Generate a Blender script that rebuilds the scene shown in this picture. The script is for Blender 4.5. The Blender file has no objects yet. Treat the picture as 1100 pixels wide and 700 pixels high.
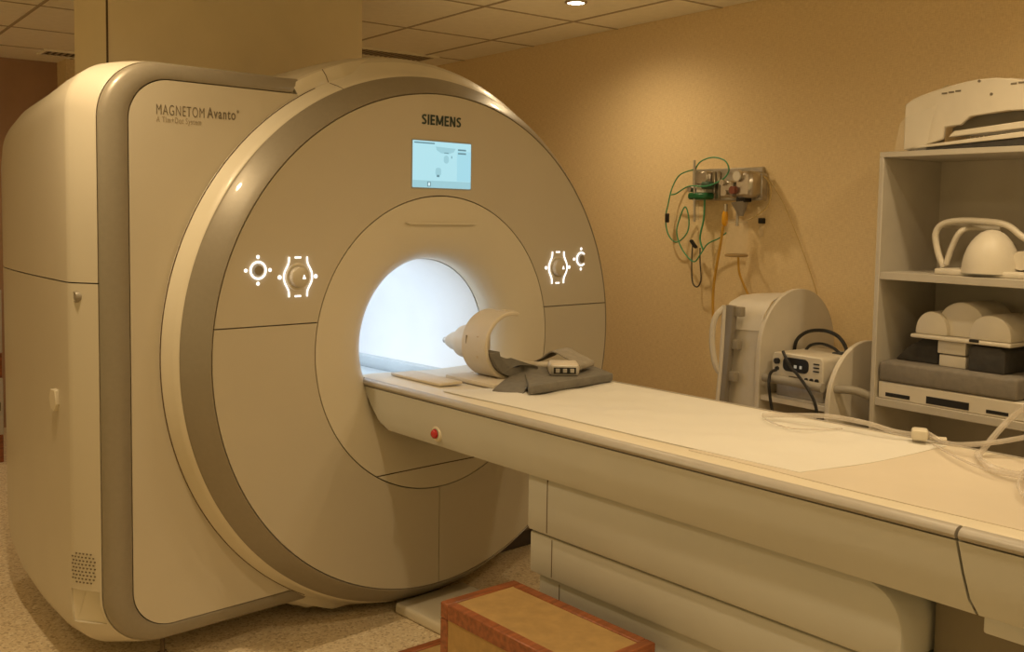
import bpy, bmesh, math, random
from mathutils import Vector, Matrix
random.seed(7)
PI = math.pi
SC = bpy.context.scene
COL = SC.collection

# ------------------------------------------------------------------ camera
F_PX, YAW, PITCH, ROLL, CY = 1071.8, 0.8207, 0.0697, 0.0160, 307.75
CAM = Vector((-2.343, -2.897, 1.492))
FW = Vector((math.cos(YAW)*math.cos(PITCH), math.sin(YAW)*math.cos(PITCH), -math.sin(PITCH)))
R0 = Vector((math.sin(YAW), -math.cos(YAW), 0)); U0 = R0.cross(FW)
RT = math.cos(ROLL)*R0 + math.sin(ROLL)*U0
UP = math.cos(ROLL)*U0 - math.sin(ROLL)*R0
cd = bpy.data.cameras.new('camera'); cam = bpy.data.objects.new('camera', cd); COL.objects.link(cam)
cam.matrix_world = Matrix((( RT.x, UP.x, -FW.x, CAM.x), (RT.y, UP.y, -FW.y, CAM.y), (RT.z, UP.z, -FW.z, CAM.z), (0, 0, 0, 1)))
cd.sensor_fit = 'HORIZONTAL'; cd.sensor_width = 36; cd.lens = F_PX/1100*36
cd.shift_y = -(350-CY)/1100
cd.clip_start = .05
SC.camera = cam
SC.view_settings.view_transform = 'Standard'; SC.view_settings.look = 'None'
SC.view_settings.gamma = 1; SC.view_settings.use_curve_mapping = False
SC.view_settings.exposure = 0.14

# ------------------------------------------------------------------ world: even warm fill added in place of room bounce, let in by omitted walls
w = bpy.data.worlds.new('world'); SC.world = w; w.use_nodes = True
w.node_tree.nodes['Background'].inputs[0].default_value = (1, .70, .27, 1)
w.node_tree.nodes['Background'].inputs[1].default_value = .46
WARM = (1.0, .755, .43)
LIGHT_W = 35
# ceiling downlights: x, y, strength factor; foot-end lamp onward are unseen, added as fill
DOWNLIGHTS = [(1.10, .39, .82, 'near the right wall beside the scanner'), (.38, -1.35, .62, 'above the far edge of the patient table'),
              (-.8, -1.75, 1.15, 'in front of the scanner face'), (-1.5, -.03, 1.55, 'in front of the lettered panel of the scanner'),
              (-.9, -3.2, 1.0, 'added as fill at the foot end of the table'), (.7, -2.0, .95, 'added as fill in front of the bookcase'),
              (-3.3, 1.2, .08, 'added as fill far left, level with the scanner'), (-3.4, -1.6, .1, 'added as fill far left, level with the table'), (-1.7, -4.0, .5, 'added as fill far behind the camera on the left'),
              (-.5, -4.6, 1.0, 'added as fill far behind the foot end of the table'), (-2.4, 2.9, .8, 'added as fill behind the left side of the scanner'), (.0, 3.1, .8, 'added as fill behind the scanner')]

def ray(px, py): return FW + ((px-550)/F_PX)*RT - ((py-CY)/F_PX)*UP
def at_plane(px, py, p, n):
    d = ray(px, py); return CAM + d*((p-CAM).dot(n)/d.dot(n))
def at_z(px, py, z): return at_plane(px, py, Vector((0, 0, z)), Vector((0, 0, 1)))
def at_y(px, py, y): return at_plane(px, py, Vector((0, y, 0)), Vector((0, 1, 0)))

# ------------------------------------------------------------------ materials
MATS = {}
def mat(name, col, rough=.5, metal=0, var=.0, vscale=6, bump=0, bscale=200, emit=None, estr=0, alpha=1, trans=0, coat=0, spec=.5, var2=None, stretch=None):
    if name in MATS: return MATS[name]
    m = bpy.data.materials.new(name); m.use_nodes = True; MATS[name] = m
    nt = m.node_tree; b = nt.nodes['Principled BSDF']
    b.inputs['Base Color'].default_value = (*col, 1); b.inputs['Roughness'].default_value = rough
    b.inputs['Metallic'].default_value = metal; b.inputs['Alpha'].default_value = alpha
    b.inputs['Transmission Weight'].default_value = trans; b.inputs['Coat Weight'].default_value = coat; b.inputs['Coat Roughness'].default_value = .06
    b.inputs['Specular IOR Level'].default_value = spec
    if emit: b.inputs['Emission Color'].default_value = (*emit, 1); b.inputs['Emission Strength'].default_value = estr
    tc = nt.nodes.new('ShaderNodeTexCoord'); vec = tc.outputs['Object']
    if stretch:
        mp = nt.nodes.new('ShaderNodeMapping'); mp.inputs['Scale'].default_value = stretch
        nt.links.new(vec, mp.inputs['Vector']); vec = mp.outputs['Vector']
    if var:
        n = nt.nodes.new('ShaderNodeTexNoise'); n.inputs['Scale'].default_value = vscale; n.inputs['Detail'].default_value = 5
        nt.links.new(vec, n.inputs['Vector'])
        r = nt.nodes.new('ShaderNodeValToRGB'); r.color_ramp.elements[0].position = .3; r.color_ramp.elements[1].position = .7
        c2 = var2 or tuple(min(1, c*(1+var)) for c in col)
        r.color_ramp.elements[0].color = (*[c*(1-var) for c in col], 1); r.color_ramp.elements[1].color = (*c2, 1)
        nt.links.new(n.outputs['Fac'], r.inputs['Fac']); nt.links.new(r.outputs['Color'], b.inputs['Base Color'])
    if bump:
        n = nt.nodes.new('ShaderNodeTexNoise'); n.inputs['Scale'].default_value = bscale; n.inputs['Detail'].default_value = 3
        nt.links.new(vec, n.inputs['Vector'])
        bp = nt.nodes.new('ShaderNodeBump'); bp.inputs['Strength'].default_value = bump; bp.inputs['Distance'].default_value = .004
        nt.links.new(n.outputs['Fac'], bp.inputs['Height']); nt.links.new(bp.outputs['Normal'], b.inputs['Normal'])
    return m

SHELL = mat('shell_cream', (.565, .51, .41), .42, var=.02, vscale=3, coat=.12)
SHELL2 = mat('shell_ivory', (.68, .62, .50), .42, var=.02, vscale=3, coat=.12)
SILVER = mat('silver_paint', (.27, .235, .18), .42, metal=.15, var=.03, vscale=60, coat=.25)
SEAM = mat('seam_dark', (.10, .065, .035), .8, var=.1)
LINER = mat('bore_liner', (.86, .88, .9), .5, var=.02)
TBL = mat('table_shell', (.53, .525, .49), .5, var=.03, vscale=4)
TBL2 = mat('pedestal_shell', (.52, .515, .48), .55, var=.03, vscale=4)
RAIL = mat('table_rail', (.40, .37, .335), .38, metal=.0, var=.04, vscale=30)
PAPER = mat('paper_sheet', (.68, .655, .60), .75, var=.03, vscale=2.5, bump=.9, bscale=9, stretch=(1, .35, 1))
PAPER2 = mat('paper_sheet_thin', (.61, .54, .44), .75, var=.05, vscale=2.5, bump=.3, bscale=9)
GREYF = mat('grey_foam', (.165, .15, .125), .9, var=.12, vscale=40, bump=.2, bscale=300)
DARKF = mat('dark_foam', (.05, .045, .04), .9, var=.15, vscale=40, bump=.2, bscale=300)
BEIGE = mat('coil_beige', (.60, .53, .42), .45, var=.04, vscale=8)
BLACK = mat('black_rubber', (.012, .011, .01), .5, var=.1)
INK = mat('ink_grey', (.17, .14, .10), .6, var=.05)
INKG = mat('ink_petrol', (.03, .055, .05), .5, var=.05)
WHITE_P = mat('white_laminate', (.50, .455, .385), .5, var=.04, vscale=10)
COILW = mat('coil_white', (.66, .60, .50), .45, var=.04, vscale=10)
CHROME = mat('chrome', (.55, .51, .46), .28, metal=1, var=.05, vscale=20)
STEEL = mat('brushed_steel', (.5, .47, .43), .4, metal=.8, var=.08, vscale=40)
GREEN = mat('green_hose', (.06, .30, .15), .4, var=.1)
GREEN2 = mat('green_cap', (.01, .12, .04), .4, var=.1)
YELLOW = mat('yellow_hose', (.62, .36, .06), .4, var=.1)
AMBER = mat('amber_plastic', (.75, .38, .02), .3, var=.1)
CLEAR = mat('clear_plastic', (.9, .86, .78), .12, alpha=.09, var=.02)
TUBEC = mat('clear_tubing', (.72, .66, .60), .2, alpha=.42, var=.03)
WOODR = mat('mahogany', (.27, .085, .03), .42, var=.35, vscale=9, stretch=(1, 8, 8))
WOODT = mat('tan_tread', (.42, .27, .105), .7, var=.1, vscale=30, bump=.15, bscale=120)
GLOW = mat('lit_white', (.9, .9, .9), .4, emit=(1, .98, .95), estr=1.3, var=.01)
RED = mat('red_plastic', (.45, .012, .018), .2, var=.05, coat=.6)
VENT = mat('vent_dark', (.05, .035, .02), .7, var=.1)
TILE = mat('ceiling_tile', (.93, .87, .72), .9, var=.03, vscale=20, bump=.25, bscale=260)
GRID = mat('ceiling_grid', (.17, .13, .085), .8, var=.05)
LAM = mat('lamp_lens', (1, .9, .75), .4, emit=(1, .86, .66), estr=30, var=.01)
RUST = mat('wall_brown', (.42, .26, .16), .85, var=.06, vscale=5, bump=.2, bscale=180)
BLUE = mat('track_blue', (.55, .62, .66), .4, var=.04)

def wallpaper():
    m = bpy.data.materials.new('wallpaper'); m.use_nodes = True; nt = m.node_tree; b = nt.nodes['Principled BSDF']
    b.inputs['Roughness'].default_value = .8
    tc = nt.nodes.new('ShaderNodeTexCoord')
    outs = []
    for sc in ((40, 40, 420), (420, 420, 40)):
        mp = nt.nodes.new('ShaderNodeMapping'); mp.inputs['Scale'].default_value = sc
        n = nt.nodes.new('ShaderNodeTexNoise'); n.inputs['Scale'].default_value = 1; n.inputs['Detail'].default_value = 2
        nt.links.new(tc.outputs['Object'], mp.inputs['Vector']); nt.links.new(mp.outputs['Vector'], n.inputs['Vector']); outs.append(n.outputs['Fac'])
    a = nt.nodes.new('ShaderNodeMath'); a.operation = 'ADD'; nt.links.new(outs[0], a.inputs[0]); nt.links.new(outs[1], a.inputs[1])
    r = nt.nodes.new('ShaderNodeValToRGB'); r.color_ramp.elements[0].position = .7; r.color_ramp.elements[1].position = 1.3
    r.color_ramp.elements[0].color = (.72, .55, .31, 1); r.color_ramp.elements[1].color = (.85, .68, .41, 1)
    hv = nt.nodes.new('ShaderNodeMath'); hv.operation = 'MULTIPLY'; hv.inputs[1].default_value = .5
    nt.links.new(a.outputs[0], hv.inputs[0]); r.color_ramp.elements[0].position = .38; r.color_ramp.elements[1].position = .62
    nt.links.new(hv.outputs[0], r.inputs['Fac']); nt.links.new(r.outputs['Color'], b.inputs['Base Color'])
    bp = nt.nodes.new('ShaderNodeBump'); bp.inputs['Strength'].default_value = .12; bp.inputs['Distance'].default_value = .002
    nt.links.new(a.outputs[0], bp.inputs['Height']); nt.links.new(bp.outputs['Normal'], b.inputs['Normal'])
    return m
WALLP = wallpaper()

def terrazzo():
    m = bpy.data.materials.new('terrazzo'); m.use_nodes = True; nt = m.node_tree; b = nt.nodes['Principled BSDF']
    b.inputs['Roughness'].default_value = .55
    tc = nt.nodes.new('ShaderNodeTexCoord')
    v = nt.nodes.new('ShaderNodeTexVoronoi'); v.inputs['Scale'].default_value = 130
    nt.links.new(tc.outputs['Object'], v.inputs['Vector'])
    sp = nt.nodes.new('ShaderNodeSeparateColor'); nt.links.new(v.outputs['Color'], sp.inputs['Color'])
    r = nt.nodes.new('ShaderNodeValToRGB')
    e = r.color_ramp.elements; e[0].position = 0; e[0].color = (.48, .36, .22, 1); e[1].position = 1; e[1].color = (.88, .78, .60, 1)
    x = e.new(.3); x.color = (.74, .61, .42, 1); x = e.new(.8); x.color = (.77, .64, .45, 1)
    nt.links.new(sp.outputs['Red'], r.inputs['Fac']); nt.links.new(r.outputs['Color'], b.inputs['Base Color'])
    return m
TERR = terrazzo()

# ------------------------------------------------------------------ mesh helpers
def fin(bm, angle=38):
    bmesh.ops.remove_doubles(bm, verts=bm.verts, dist=1e-5)
    bmesh.ops.recalc_face_normals(bm, faces=bm.faces)
    lim = math.radians(angle)
    for f in bm.faces: f.smooth = True
    for e in bm.edges:
        if len(e.link_faces) == 2 and e.calc_face_angle(0) > lim: e.smooth = False
def ob(name, bm, m, parent=None, angle=38, keep=False):
    if not keep: fin(bm, angle)
    me = bpy.data.meshes.new(name); bm.to_mesh(me); bm.free()
    o = bpy.data.objects.new(name, me); COL.objects.link(o)
    me.materials.append(m)
    if parent: o.parent = parent
    return o
def tag(o, label, cat, group=None):
    o['label'] = label; o['category'] = cat
    if group: o['group'] = group
    return o
def empty(name, loc=(0, 0, 0), rz=0, label=None, cat=None, group=None):
    o = bpy.data.objects.new(name, None); COL.objects.link(o); o.location = loc; o.rotation_euler = (0, 0, rz)
    o.empty_display_size = .1
    if label: tag(o, label, cat, group)
    return o
def struct(name, bm, m, parent=None):
    o = ob(name, bm, m, parent)
    if not parent: o['kind'] = 'structure'
    return o
def box(c=None, s=(1, 1, 1), bev=0, seg=2, bm=None, lo=None, hi=None, rot=None):
    if lo is not None:
        c = [(a+b)/2 for a, b in zip(lo, hi)]; s = [abs(b-a) for a, b in zip(lo, hi)]
    t = bmesh.new(); bmesh.ops.create_cube(t, size=1)
    bmesh.ops.scale(t, vec=s, verts=t.verts)
    if bev: bmesh.ops.bevel(t, geom=list(t.edges), offset=bev, segments=seg, profile=.5, affect='EDGES')
    M = Matrix.Translation(c)
    if rot is not None: M = M @ rot.to_4x4()
    bmesh.ops.transform(t, matrix=M, verts=t.verts)
    return merge(bm, t)
def merge(bm, t):
    if bm is None: return t
    me = bpy.data.meshes.new('tmp'); t.to_mesh(me); t.free(); bm.from_mesh(me); bpy.data.meshes.remove(me); return bm
def cyl(p0, p1, r, n=24, r2=None, bm=None):
    p0, p1 = Vector(p0), Vector(p1); d = p1-p0
    t = bmesh.new(); bmesh.ops.create_cone(t, cap_ends=True, segments=n, radius1=r, radius2=r if r2 is None else r2, depth=d.length)
    M = Matrix.Translation((p0+p1)/2) @ d.to_track_quat('Z', 'Y').to_matrix().to_4x4()
    bmesh.ops.transform(t, matrix=M, verts=t.verts)
    return merge(bm, t)
def ball(c, r, s=(1, 1, 1), bm=None, n=16):
    t = bmesh.new(); bmesh.ops.create_uvsphere(t, u_segments=n, v_segments=n//2+2, radius=r)
    bmesh.ops.scale(t, vec=s, verts=t.verts); bmesh.ops.translate(t, vec=c, verts=t.verts)
    return merge(bm, t)
def catmull(pts, k=6, closed=False):
    P = [Vector(p) for p in pts]; out = []; n = len(P)
    rng = range(n if closed else n-1)
    for i in rng:
        g = (lambda j: P[j % n]) if closed else (lambda j: P[max(0, min(n-1, j))])
        a, b, c, d = g(i-1), g(i), g(i+1), g(i+2)
        for j in range(k):
            t = j/k
            out.append(.5*((2*b)+(c-a)*t+(2*a-5*b+4*c-d)*t*t+(3*b-a-3*c+d)*t**3))
    if not closed: out.append(P[-1])
    return out
def tube(pts, r, n=8, k=6, bm=None, closed=False, smooth=True):
    if bm is None: bm = bmesh.new()
    P = catmull(pts, k, closed) if smooth else [Vector(p) for p in pts]
    L = len(P); rings = []
    prev = None
    for i, p in enumerate(P):
        a = P[(i-1) % L] if closed else P[max(0, i-1)]; b = P[(i+1) % L] if closed else P[min(L-1, i+1)]
        t = (b-a).normalized()
        ref = prev if prev is not None else (Vector((0, 0, 1)) if abs(t.z) < .9 else Vector((1, 0, 0)))
        u = (ref - t*ref.dot(t)).normalized(); prev = u; v = t.cross(u)
        rr = r[min(i, len(r)-1)] if isinstance(r, (list, tuple)) else r
        rings.append([bm.verts.new(p+rr*(math.cos(q)*u+math.sin(q)*v)) for q in [2*PI*j/n for j in range(n)]])
    for i in range(L if closed else L-1):
        A, B = rings[i], rings[(i+1) % L]
        for j in range(n): bm.faces.new((A[j], A[(j+1) % n], B[(j+1) % n], B[j]))
    if not closed:
        bm.faces.new(rings[0][::-1]); bm.faces.new(rings[-1])
    return bm
def loft(rings, closed=True, cap0=False, cap1=False, bm=None):
    if bm is None: bm = bmesh.new()
    V = [[bm.verts.new(p) for p in r] for r in rings]; n = len(V[0])
    for A, B in zip(V, V[1:]):
        for j in range(n if closed else n-1): bm.faces.new((A[j], A[(j+1) % n], B[(j+1) % n], B[j]))
    if cap0: bm.faces.new(V[0][::-1])
    if cap1: bm.faces.new(V[-1])
    return bm
def solid(bm, th):
    bmesh.ops.recalc_face_normals(bm, faces=bm.faces)
    bmesh.ops.solidify(bm, geom=list(bm.faces), thickness=th); return bm
def prism(pts, z0, z1, axis='Z', bev=0, bm=None, seg=2):
    """closed polygon pts (2D) extruded along axis from z0 to z1; axis X -> (y,z), Y -> (x,z), Z -> (x,y)"""
    t = bmesh.new()
    def P(p, h): return {'X': (h, p[0], p[1]), 'Y': (p[0], h, p[1]), 'Z': (p[0], p[1], h)}[axis]
    A = [t.verts.new(P(p, z0)) for p in pts]; B = [t.verts.new(P(p, z1)) for p in pts]; n = len(pts)
    t.faces.new(A[::-1]); t.faces.new(B)
    for j in range(n): t.faces.new((A[j], A[(j+1) % n], B[(j+1) % n], B[j]))
    bmesh.ops.recalc_face_normals(t, faces=t.faces)
    if bev:
        bmesh.ops.bevel(t, geom=[e for e in t.edges if e.calc_face_angle(0) > .6], offset=bev, segments=seg, profile=.5, affect='EDGES')
    return merge(bm, t)
def rrect(x0, x1, z0, z1, r, n=6):
    r = min(r, (x1-x0)/2-1e-4, (z1-z0)/2-1e-4); out = []
    for cx, cz, a in ((x1-r, z1-r, 0), (x0+r, z1-r, 90), (x0+r, z0+r, 180), (x1-r, z0+r, 270)):
        for j in range(n+1):
            q = math.radians(a+90*j/n); out.append((cx+r*math.cos(q), cz+r*math.sin(q)))
    return out
def lathe(prof, center, n=96, axis='Y', bm=None):
    """prof: list of (radius, height along axis)"""
    if bm is None: bm = bmesh.new()
    rings = []
    for r, h in prof:
        ring = []
        for j in range(n):
            q = 2*PI*j/n
            if axis == 'Y': ring.append((center[0]+r*math.cos(q), center[1]+h, center[2]+r*math.sin(q)))
            elif axis == 'Z': ring.append((center[0]+r*math.cos(q), center[1]+r*math.sin(q), center[2]+h))
            else: ring.append((center[0]+h, center[1]+r*math.cos(q), center[2]+r*math.sin(q)))
        rings.append(ring)
    return loft(rings, bm=bm)
def cut(bm, co, no, keep_pos=True):
    g = list(bm.verts)+list(bm.edges)+list(bm.faces)
    bmesh.ops.bisect_plane(bm, geom=g, plane_co=co, plane_no=no, clear_inner=keep_pos, clear_outer=not keep_pos)
    return bm
def text(name, body, size, m, parent, loc, rot, depth=.001, bold=0, wid=1):
    c = bpy.data.curves.new(name, 'FONT'); c.body = body; c.size = size; c.extrude = depth; c.offset = bold; c.space_character = 1.16
    t = bpy.data.objects.new('tmp_text', c); COL.objects.link(t)
    dg = bpy.context.evaluated_depsgraph_get(); me = bpy.data.meshes.new_from_object(t.evaluated_get(dg))
    bpy.data.objects.remove(t); bpy.data.curves.remove(c)
    o = bpy.data.objects.new(name, me); COL.objects.link(o); me.materials.clear(); me.materials.append(m)
    o.parent = parent; o.location = loc; o.rotation_euler = rot
    xs = [v.co.x for v in me.vertices]; k = wid/(max(xs)-min(xs)); x0 = min(xs)
    for v in me.vertices: v.co.x = (v.co.x-x0)*k
    return o

# ------------------------------------------------------------------ the room (a frame turned 6 degrees to the scanner)
RA = math.radians(-6)
W0 = Vector((1.665, 0, 0)); RM = Matrix.Translation(W0) @ Matrix.Rotation(RA, 4, 'Z'); RMI = RM.inverted()
NW = (RM.to_3x3() @ Vector((-1, 0, 0)))
def wl(d, s, z): return RM @ Vector((-d, -s, z))              # room frame -> world : d from right wall, s towards the camera
def wpx(px, py, d):                                            # pixel on the vertical plane d in front of right wall -> room-local point
    return RMI @ at_plane(px, py, W0+NW*d, NW)
H = 2.5
def room(o): o.location = W0; o.rotation_euler = (0, 0, RA); return o
DL, SB, SF = 7.4, -4.16, 5.4
room(struct('floor', box(lo=(-DL-.1, -SF-.1, -.1), hi=(.1, -SB+.1, 0)), TERR))
room(struct('wall_right', box(lo=(0, -SF, 0), hi=(.12, -SB, H+.1)), WALLP))
room(struct('wall_back', box(lo=(-DL, -SB, 0), hi=(0, -SB+.12, H+.1)), RUST))
# nib of wall that stands proud of the back wall
room(struct('wall_nib', box(lo=(-2.02, -SB-.25, 0), hi=(-.9, -SB-.001, H)), WALLP))
# boxed duct that drops from the ceiling onto the back of the scanner
YP = 1.0
pl, pr = at_y(115, 30, YP).x, at_y(389, 30, YP).x
struct('wall_duct', box(lo=(pl, YP, 1.97), hi=(pr, YP+.345, H+.004)), mat('duct_paint', (.80, .69, .48), .8, var=.03, bump=.1, bscale=200))
struct('trim_1', box(lo=(pl-.003, YP-.003, 1.97), hi=(pl+.003, YP+.003, H+.004)), SEAM)
# ceiling: tiles set just below a darker grid
ceil = room(struct('ceiling', box(lo=(-DL, -SF, H+.006), hi=(0, -SB, H+.1)), GRID))
TX, TY, GAP = .56, .725, .012
g0 = RMI @ at_z(527.7, 43, H)                                  # a measured crossing of the grid
tile_me = None
ix0, ix1 = math.floor((-DL-g0.x)/TX), math.ceil((0-g0.x)/TX)
iy0, iy1 = math.floor((-SF-g0.y)/TY), math.ceil((-SB-g0.y)/TY)
vent_boxes = []
for i in range(ix0, ix1):
    for j in range(iy0, iy1):
        x0, x1 = g0.x+i*TX+GAP/2, g0.x+(i+1)*TX-GAP/2; y0, y1 = g0.y+j*TY+GAP/2, g0.y+(j+1)*TY-GAP/2
        whole = x0 > -DL and x1 < 0 and y0 > -SF and y1 < -SB
        cx0, cx1, cy0, cy1 = max(x0, -DL+.002), min(x1, -.002), max(y0, -SF+.002), min(y1, -SB-.002)
        if cx1-cx0 < .02 or cy1-cy0 < .02: continue
        if whole and tile_me:
            o = bpy.data.objects.new('ceiling_tile', tile_me); COL.objects.link(o); o.parent = ceil
        else:
            o = ob('ceiling_tile', box((0, 0, 0), (cx1-cx0, cy1-cy0, .012), .003, 1), TILE, ceil)
            if whole: tile_me = o.data
        o.location = ((cx0+cx1)/2, (cy0+cy1)/2, H+.006)
BAR = mat('grid_bar', (.44, .36, .25), .8, var=.05)
for i in range(ix0+1, ix1):
    x = g0.x+i*TX; ob('grid_bar', box(lo=(x-.0075, -SF, H-.003), hi=(x+.0075, -SB, H+.004)), BAR, ceil)
for j in range(iy0+1, iy1):
    y = g0.y+j*TY; ob('grid_bar', box(lo=(-DL, y-.0075, H-.0025), hi=(0, y+.0075, H+.004)), BAR, ceil)
# linear ceiling diffuser over the back of the scanner, small one by the back wall
def diffuser(name, c, L, Wd, n, label):
    e = empty(name, c, RA, label, 'vent')
    ob('backing', box((0, 0, -.003), (L, Wd, .005)), VENT, e)
    f = box((0, Wd/2, -.006), (L+.02, .014, .012)); box((0, -Wd/2, -.006), (L+.02, .014, .012), bm=f)
    box((L/2, 0, -.006), (.014, Wd, .012), bm=f); box((-L/2, 0, -.006), (.014, Wd, .012), bm=f)
    ob('frame', f, TILE, e)
    me = None
    for k in range(n):
        x = -L/2+(k+.5)*L/n
        if me is None:
            o = ob('slat', box((0, 0, 0), (.014, Wd-.014, .003)), mat('vent_slat', (.42, .34, .24), .7, var=.05), e); me = o.data
        else:
            o = bpy.data.objects.new('slat', me); COL.objects.link(o); o.parent = e
        o.location = (x, 0, -.007)
    return e
diffuser('ceiling_vent', at_z(415, 57, H), .62, .22, 18, 'slotted grey ceiling vent above the far edge of the scanner')
diffuser('ceiling_vent', at_z(72, 57.5, H), .3, .2, 8, 'small dark ceiling vent beside the pillar near the back wall')
# downlights
for x, y, f, where in DOWNLIGHTS:
    lab = 'round recessed ceiling downlight '+where
    e = empty('downlight', (x, y, H), 0, lab, 'ceiling light', 'recessed downlights')
    ob('trim_ring', lathe([(.038, -.002), (.040, -.008), (.052, -.006), (.054, 0), (.038, 0), (.038, -.002)], (0, 0, 0), 32, 'Z'), CHROME, e)
    ob('lens', cyl((0, 0, -.004), (0, 0, -.001), .038, 32), LAM, e)
    ld = bpy.data.lights.new('downlight_beam', 'SPOT'); ld.energy = LIGHT_W*f; ld.color = WARM; ld.spot_size = math.radians(160); ld.spot_blend = 1.0; ld.shadow_soft_size = .045
    lo = bpy.data.objects.new('downlight_beam', ld); COL.objects.link(lo); lo.location = (0, 0, -.02); lo.parent = e

# ------------------------------------------------------------------ MRI scanner
ZC = 1.018                                                      # bore axis height ; face plane y = 0
S = empty('mri_scanner', (0, 0, 0), 0, 'large cream MRI scanner with round face, silver trim and glowing bore', 'mri scanner')
C0 = (0, 0, ZC)
SEAMZ = 1.126
def face_sheet(r0, r1, nr=5):
    prof = [(r0+(r1-r0)*k/nr, 0) for k in range(nr+1)]
    return lathe(prof, C0, 160)
def rimmed(bm, th=.02):
    # thicken backwards (+y)
    geom = list(bm.faces); r = bmesh.ops.extrude_face_region(bm, geom=geom)
    bmesh.ops.translate(bm, vec=(0, th, 0), verts=[v for v in r['geom'] if isinstance(v, bmesh.types.BMVert)])
    return bm
RF, RC = .917, .547
b = cut(face_sheet(RC+.002, RF), (0, 0, SEAMZ+.002), (0, 0, 1)); ob('face_panel', rimmed(b), SHELL, S)['label'] = 'upper half of the round face'
b = cut(cut(face_sheet(RC+.002, RF), (0, 0, SEAMZ-.002), (0, 0, -1)), (-.003, 0, 0), (-1, 0, 0)); ob('face_panel', rimmed(b), SHELL, S)
b = cut(cut(face_sheet(RC+.002, RF), (0, 0, SEAMZ-.002), (0, 0, -1)), (-.0, 0, 0), (1, 0, 0)); ob('face_panel', rimmed(b), SHELL, S)
ob('face_backing', lathe([(.36, .045), (.93, .014), (.935, .03), (.36, .075), (.36, .045)], C0, 128), SEAM, S)
# collar: trumpet from the face into the bore
def collar_prof():
    pts = [(RC-.002, .012), (RC-.002, .0), (.53, .0005)]
    for k in range(0, 15):
        t = k/14; q = t*PI/2
        pts.append((.50-.187*math.sin(q)**1.0 if False else .31+.205*(1-math.sin(q))**1.15, .002+.125*(1-math.cos(q))**1.15))
    return pts
CP = collar_prof()
zl = .556
bm = cut(lathe(CP, C0, 160), (0, 0, zl+.002), (0, 0, 1)); ob('bore_collar', bm, SHELL2, S, 50)
bm = cut(lathe(CP, C0, 160), (0, 0, zl-.002), (0, 0, -1)); ob('collar_lower_segment', bm, SHELL2, S, 50)
ob('bore_liner', lathe([(.308, .130), (.306, .16), (.306, 1.5), (.36, 1.62), (.37, 1.62), (.32, 1.5), (.32, .135), (.308, .130)], C0, 96), LINER, S, 50)
ob('collar_ledge', prism([(-.175, 1.4655), (-.16, 1.460), (.15, 1.460), (.165, 1.4655), (.15, 1.4665), (-.16, 1.4665)], -.009, .02, 'Y'), SHELL2, S)
# light strips along the bore (the real thing has them): on the ceiling of the bore, left of centre and right
BORE_W = 1.05
for a in (118, 150):
    q = math.radians(a); r = .296
    c = Vector((r*math.cos(q), .72, ZC+r*math.sin(q)))
    ob('bore_lamp', box(c, (.03, 1.1, .008), .002, 1, rot=Matrix.Rotation(PI/2-q, 3, 'Y')), mat('bore_lamp_lens', (1, 1, 1), .4, emit=(.86, .93, 1), estr=3, var=.01), S)
    ld = bpy.data.lights.new('bore_light', 'AREA'); ld.shape = 'RECTANGLE'; ld.size = .03; ld.size_y = 1.1; ld.energy = BORE_W; ld.color = (.82, .91, 1)
    lo = bpy.data.objects.new('bore_light', ld); COL.objects.link(lo)
    lo.location = c + Vector((-math.cos(q), 0, -math.sin(q)))*.008
    lo.rotation_euler = (0, -(q-PI/2), 0); lo.parent = S
# silver ring, cream rim and drum
def flat_bottom(bm, z=.035):
    for v in bm.verts:
        if v.co.z < z: v.co.z = z
    return bm
ob('silver_ring', lathe([(.919, .012), (.9195, .001), (.922, -.001), (.926, .002), (.945, .024), (.966, .050), (.984, .074), (.987, .08), (.987, .09), (.92, .09), (.919, .012)], C0, 200), SILVER, S, 60)
ob('cream_rim', flat_bottom(lathe([(.95, .085), (.985, .083), (.990, .086), (1.000, .11), (1.012, .145), (1.024, .17), (1.05, .19), (.95, .19), (.95, .085)], C0, 200), .028), SHELL2, S, 60)
ob('drum', flat_bottom(lathe([(.95, .192), (1.052, .192), (1.066, .215), (1.074, .25), (1.077, .30), (1.077, .36), (1.07, .6), (1.055, 1.0), (1.03, 1.35), (.98, 1.55), (.90, 1.64), (.37, 1.65), (.37, 1.60)], C0, 160), .05), SHELL, S, 60)
def arc_strip(prof, a0, a1, n=90):
    return loft([[(r*math.cos(q), y, ZC+r*math.sin(q)) for r, y in prof] for q in [math.radians(a0+(a1-a0)*j/n) for j in range(n+1)]], cap0=True, cap1=True)
ob('rim_gasket', arc_strip([(1.0135, .162), (1.0135, .1545), (1.0185, .1535), (1.0185, .162)], 116.5, 241), SEAM, S)
fl = []
for j in range(41):
    a_ = 92+(120.5-92)*j/40; dy = max(0, 109-a_)*.005; q = math.radians(a_)
    fl.append([(r*math.cos(q), y+dy, ZC+r*math.sin(q)) for r, y in ((1.010, .170), (1.014, .1575), (1.045, .159), (1.064, .168), (1.066, .21), (1.02, .21))])
ob('rim_flange', loft(fl, cap0=True, cap1=True), SHELL2, S, 60)
qj = math.radians(113)
ob('rim_joint', tube([(r*math.cos(qj), y, ZC+r*math.sin(qj)) for r, y in ((.988, .083), (1.000, .109), (1.012, .144), (1.016, .1575), (1.045, .159), (1.066, .168))], .0014, 6, smooth=False), SEAM, S)
ob('plinth', box(lo=(.08, .30, .0), hi=(.95, 1.5, .16), bev=.01), mat('plinth_grey', (.07, .055, .045), .8, var=.1), S)
ob('plinth_rail', box(lo=(.05, .27, .085), hi=(1.0, .30, .115), bev=.004), mat('plinth_rail_grey', (.2, .16, .12), .6, var=.1), S)

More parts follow.
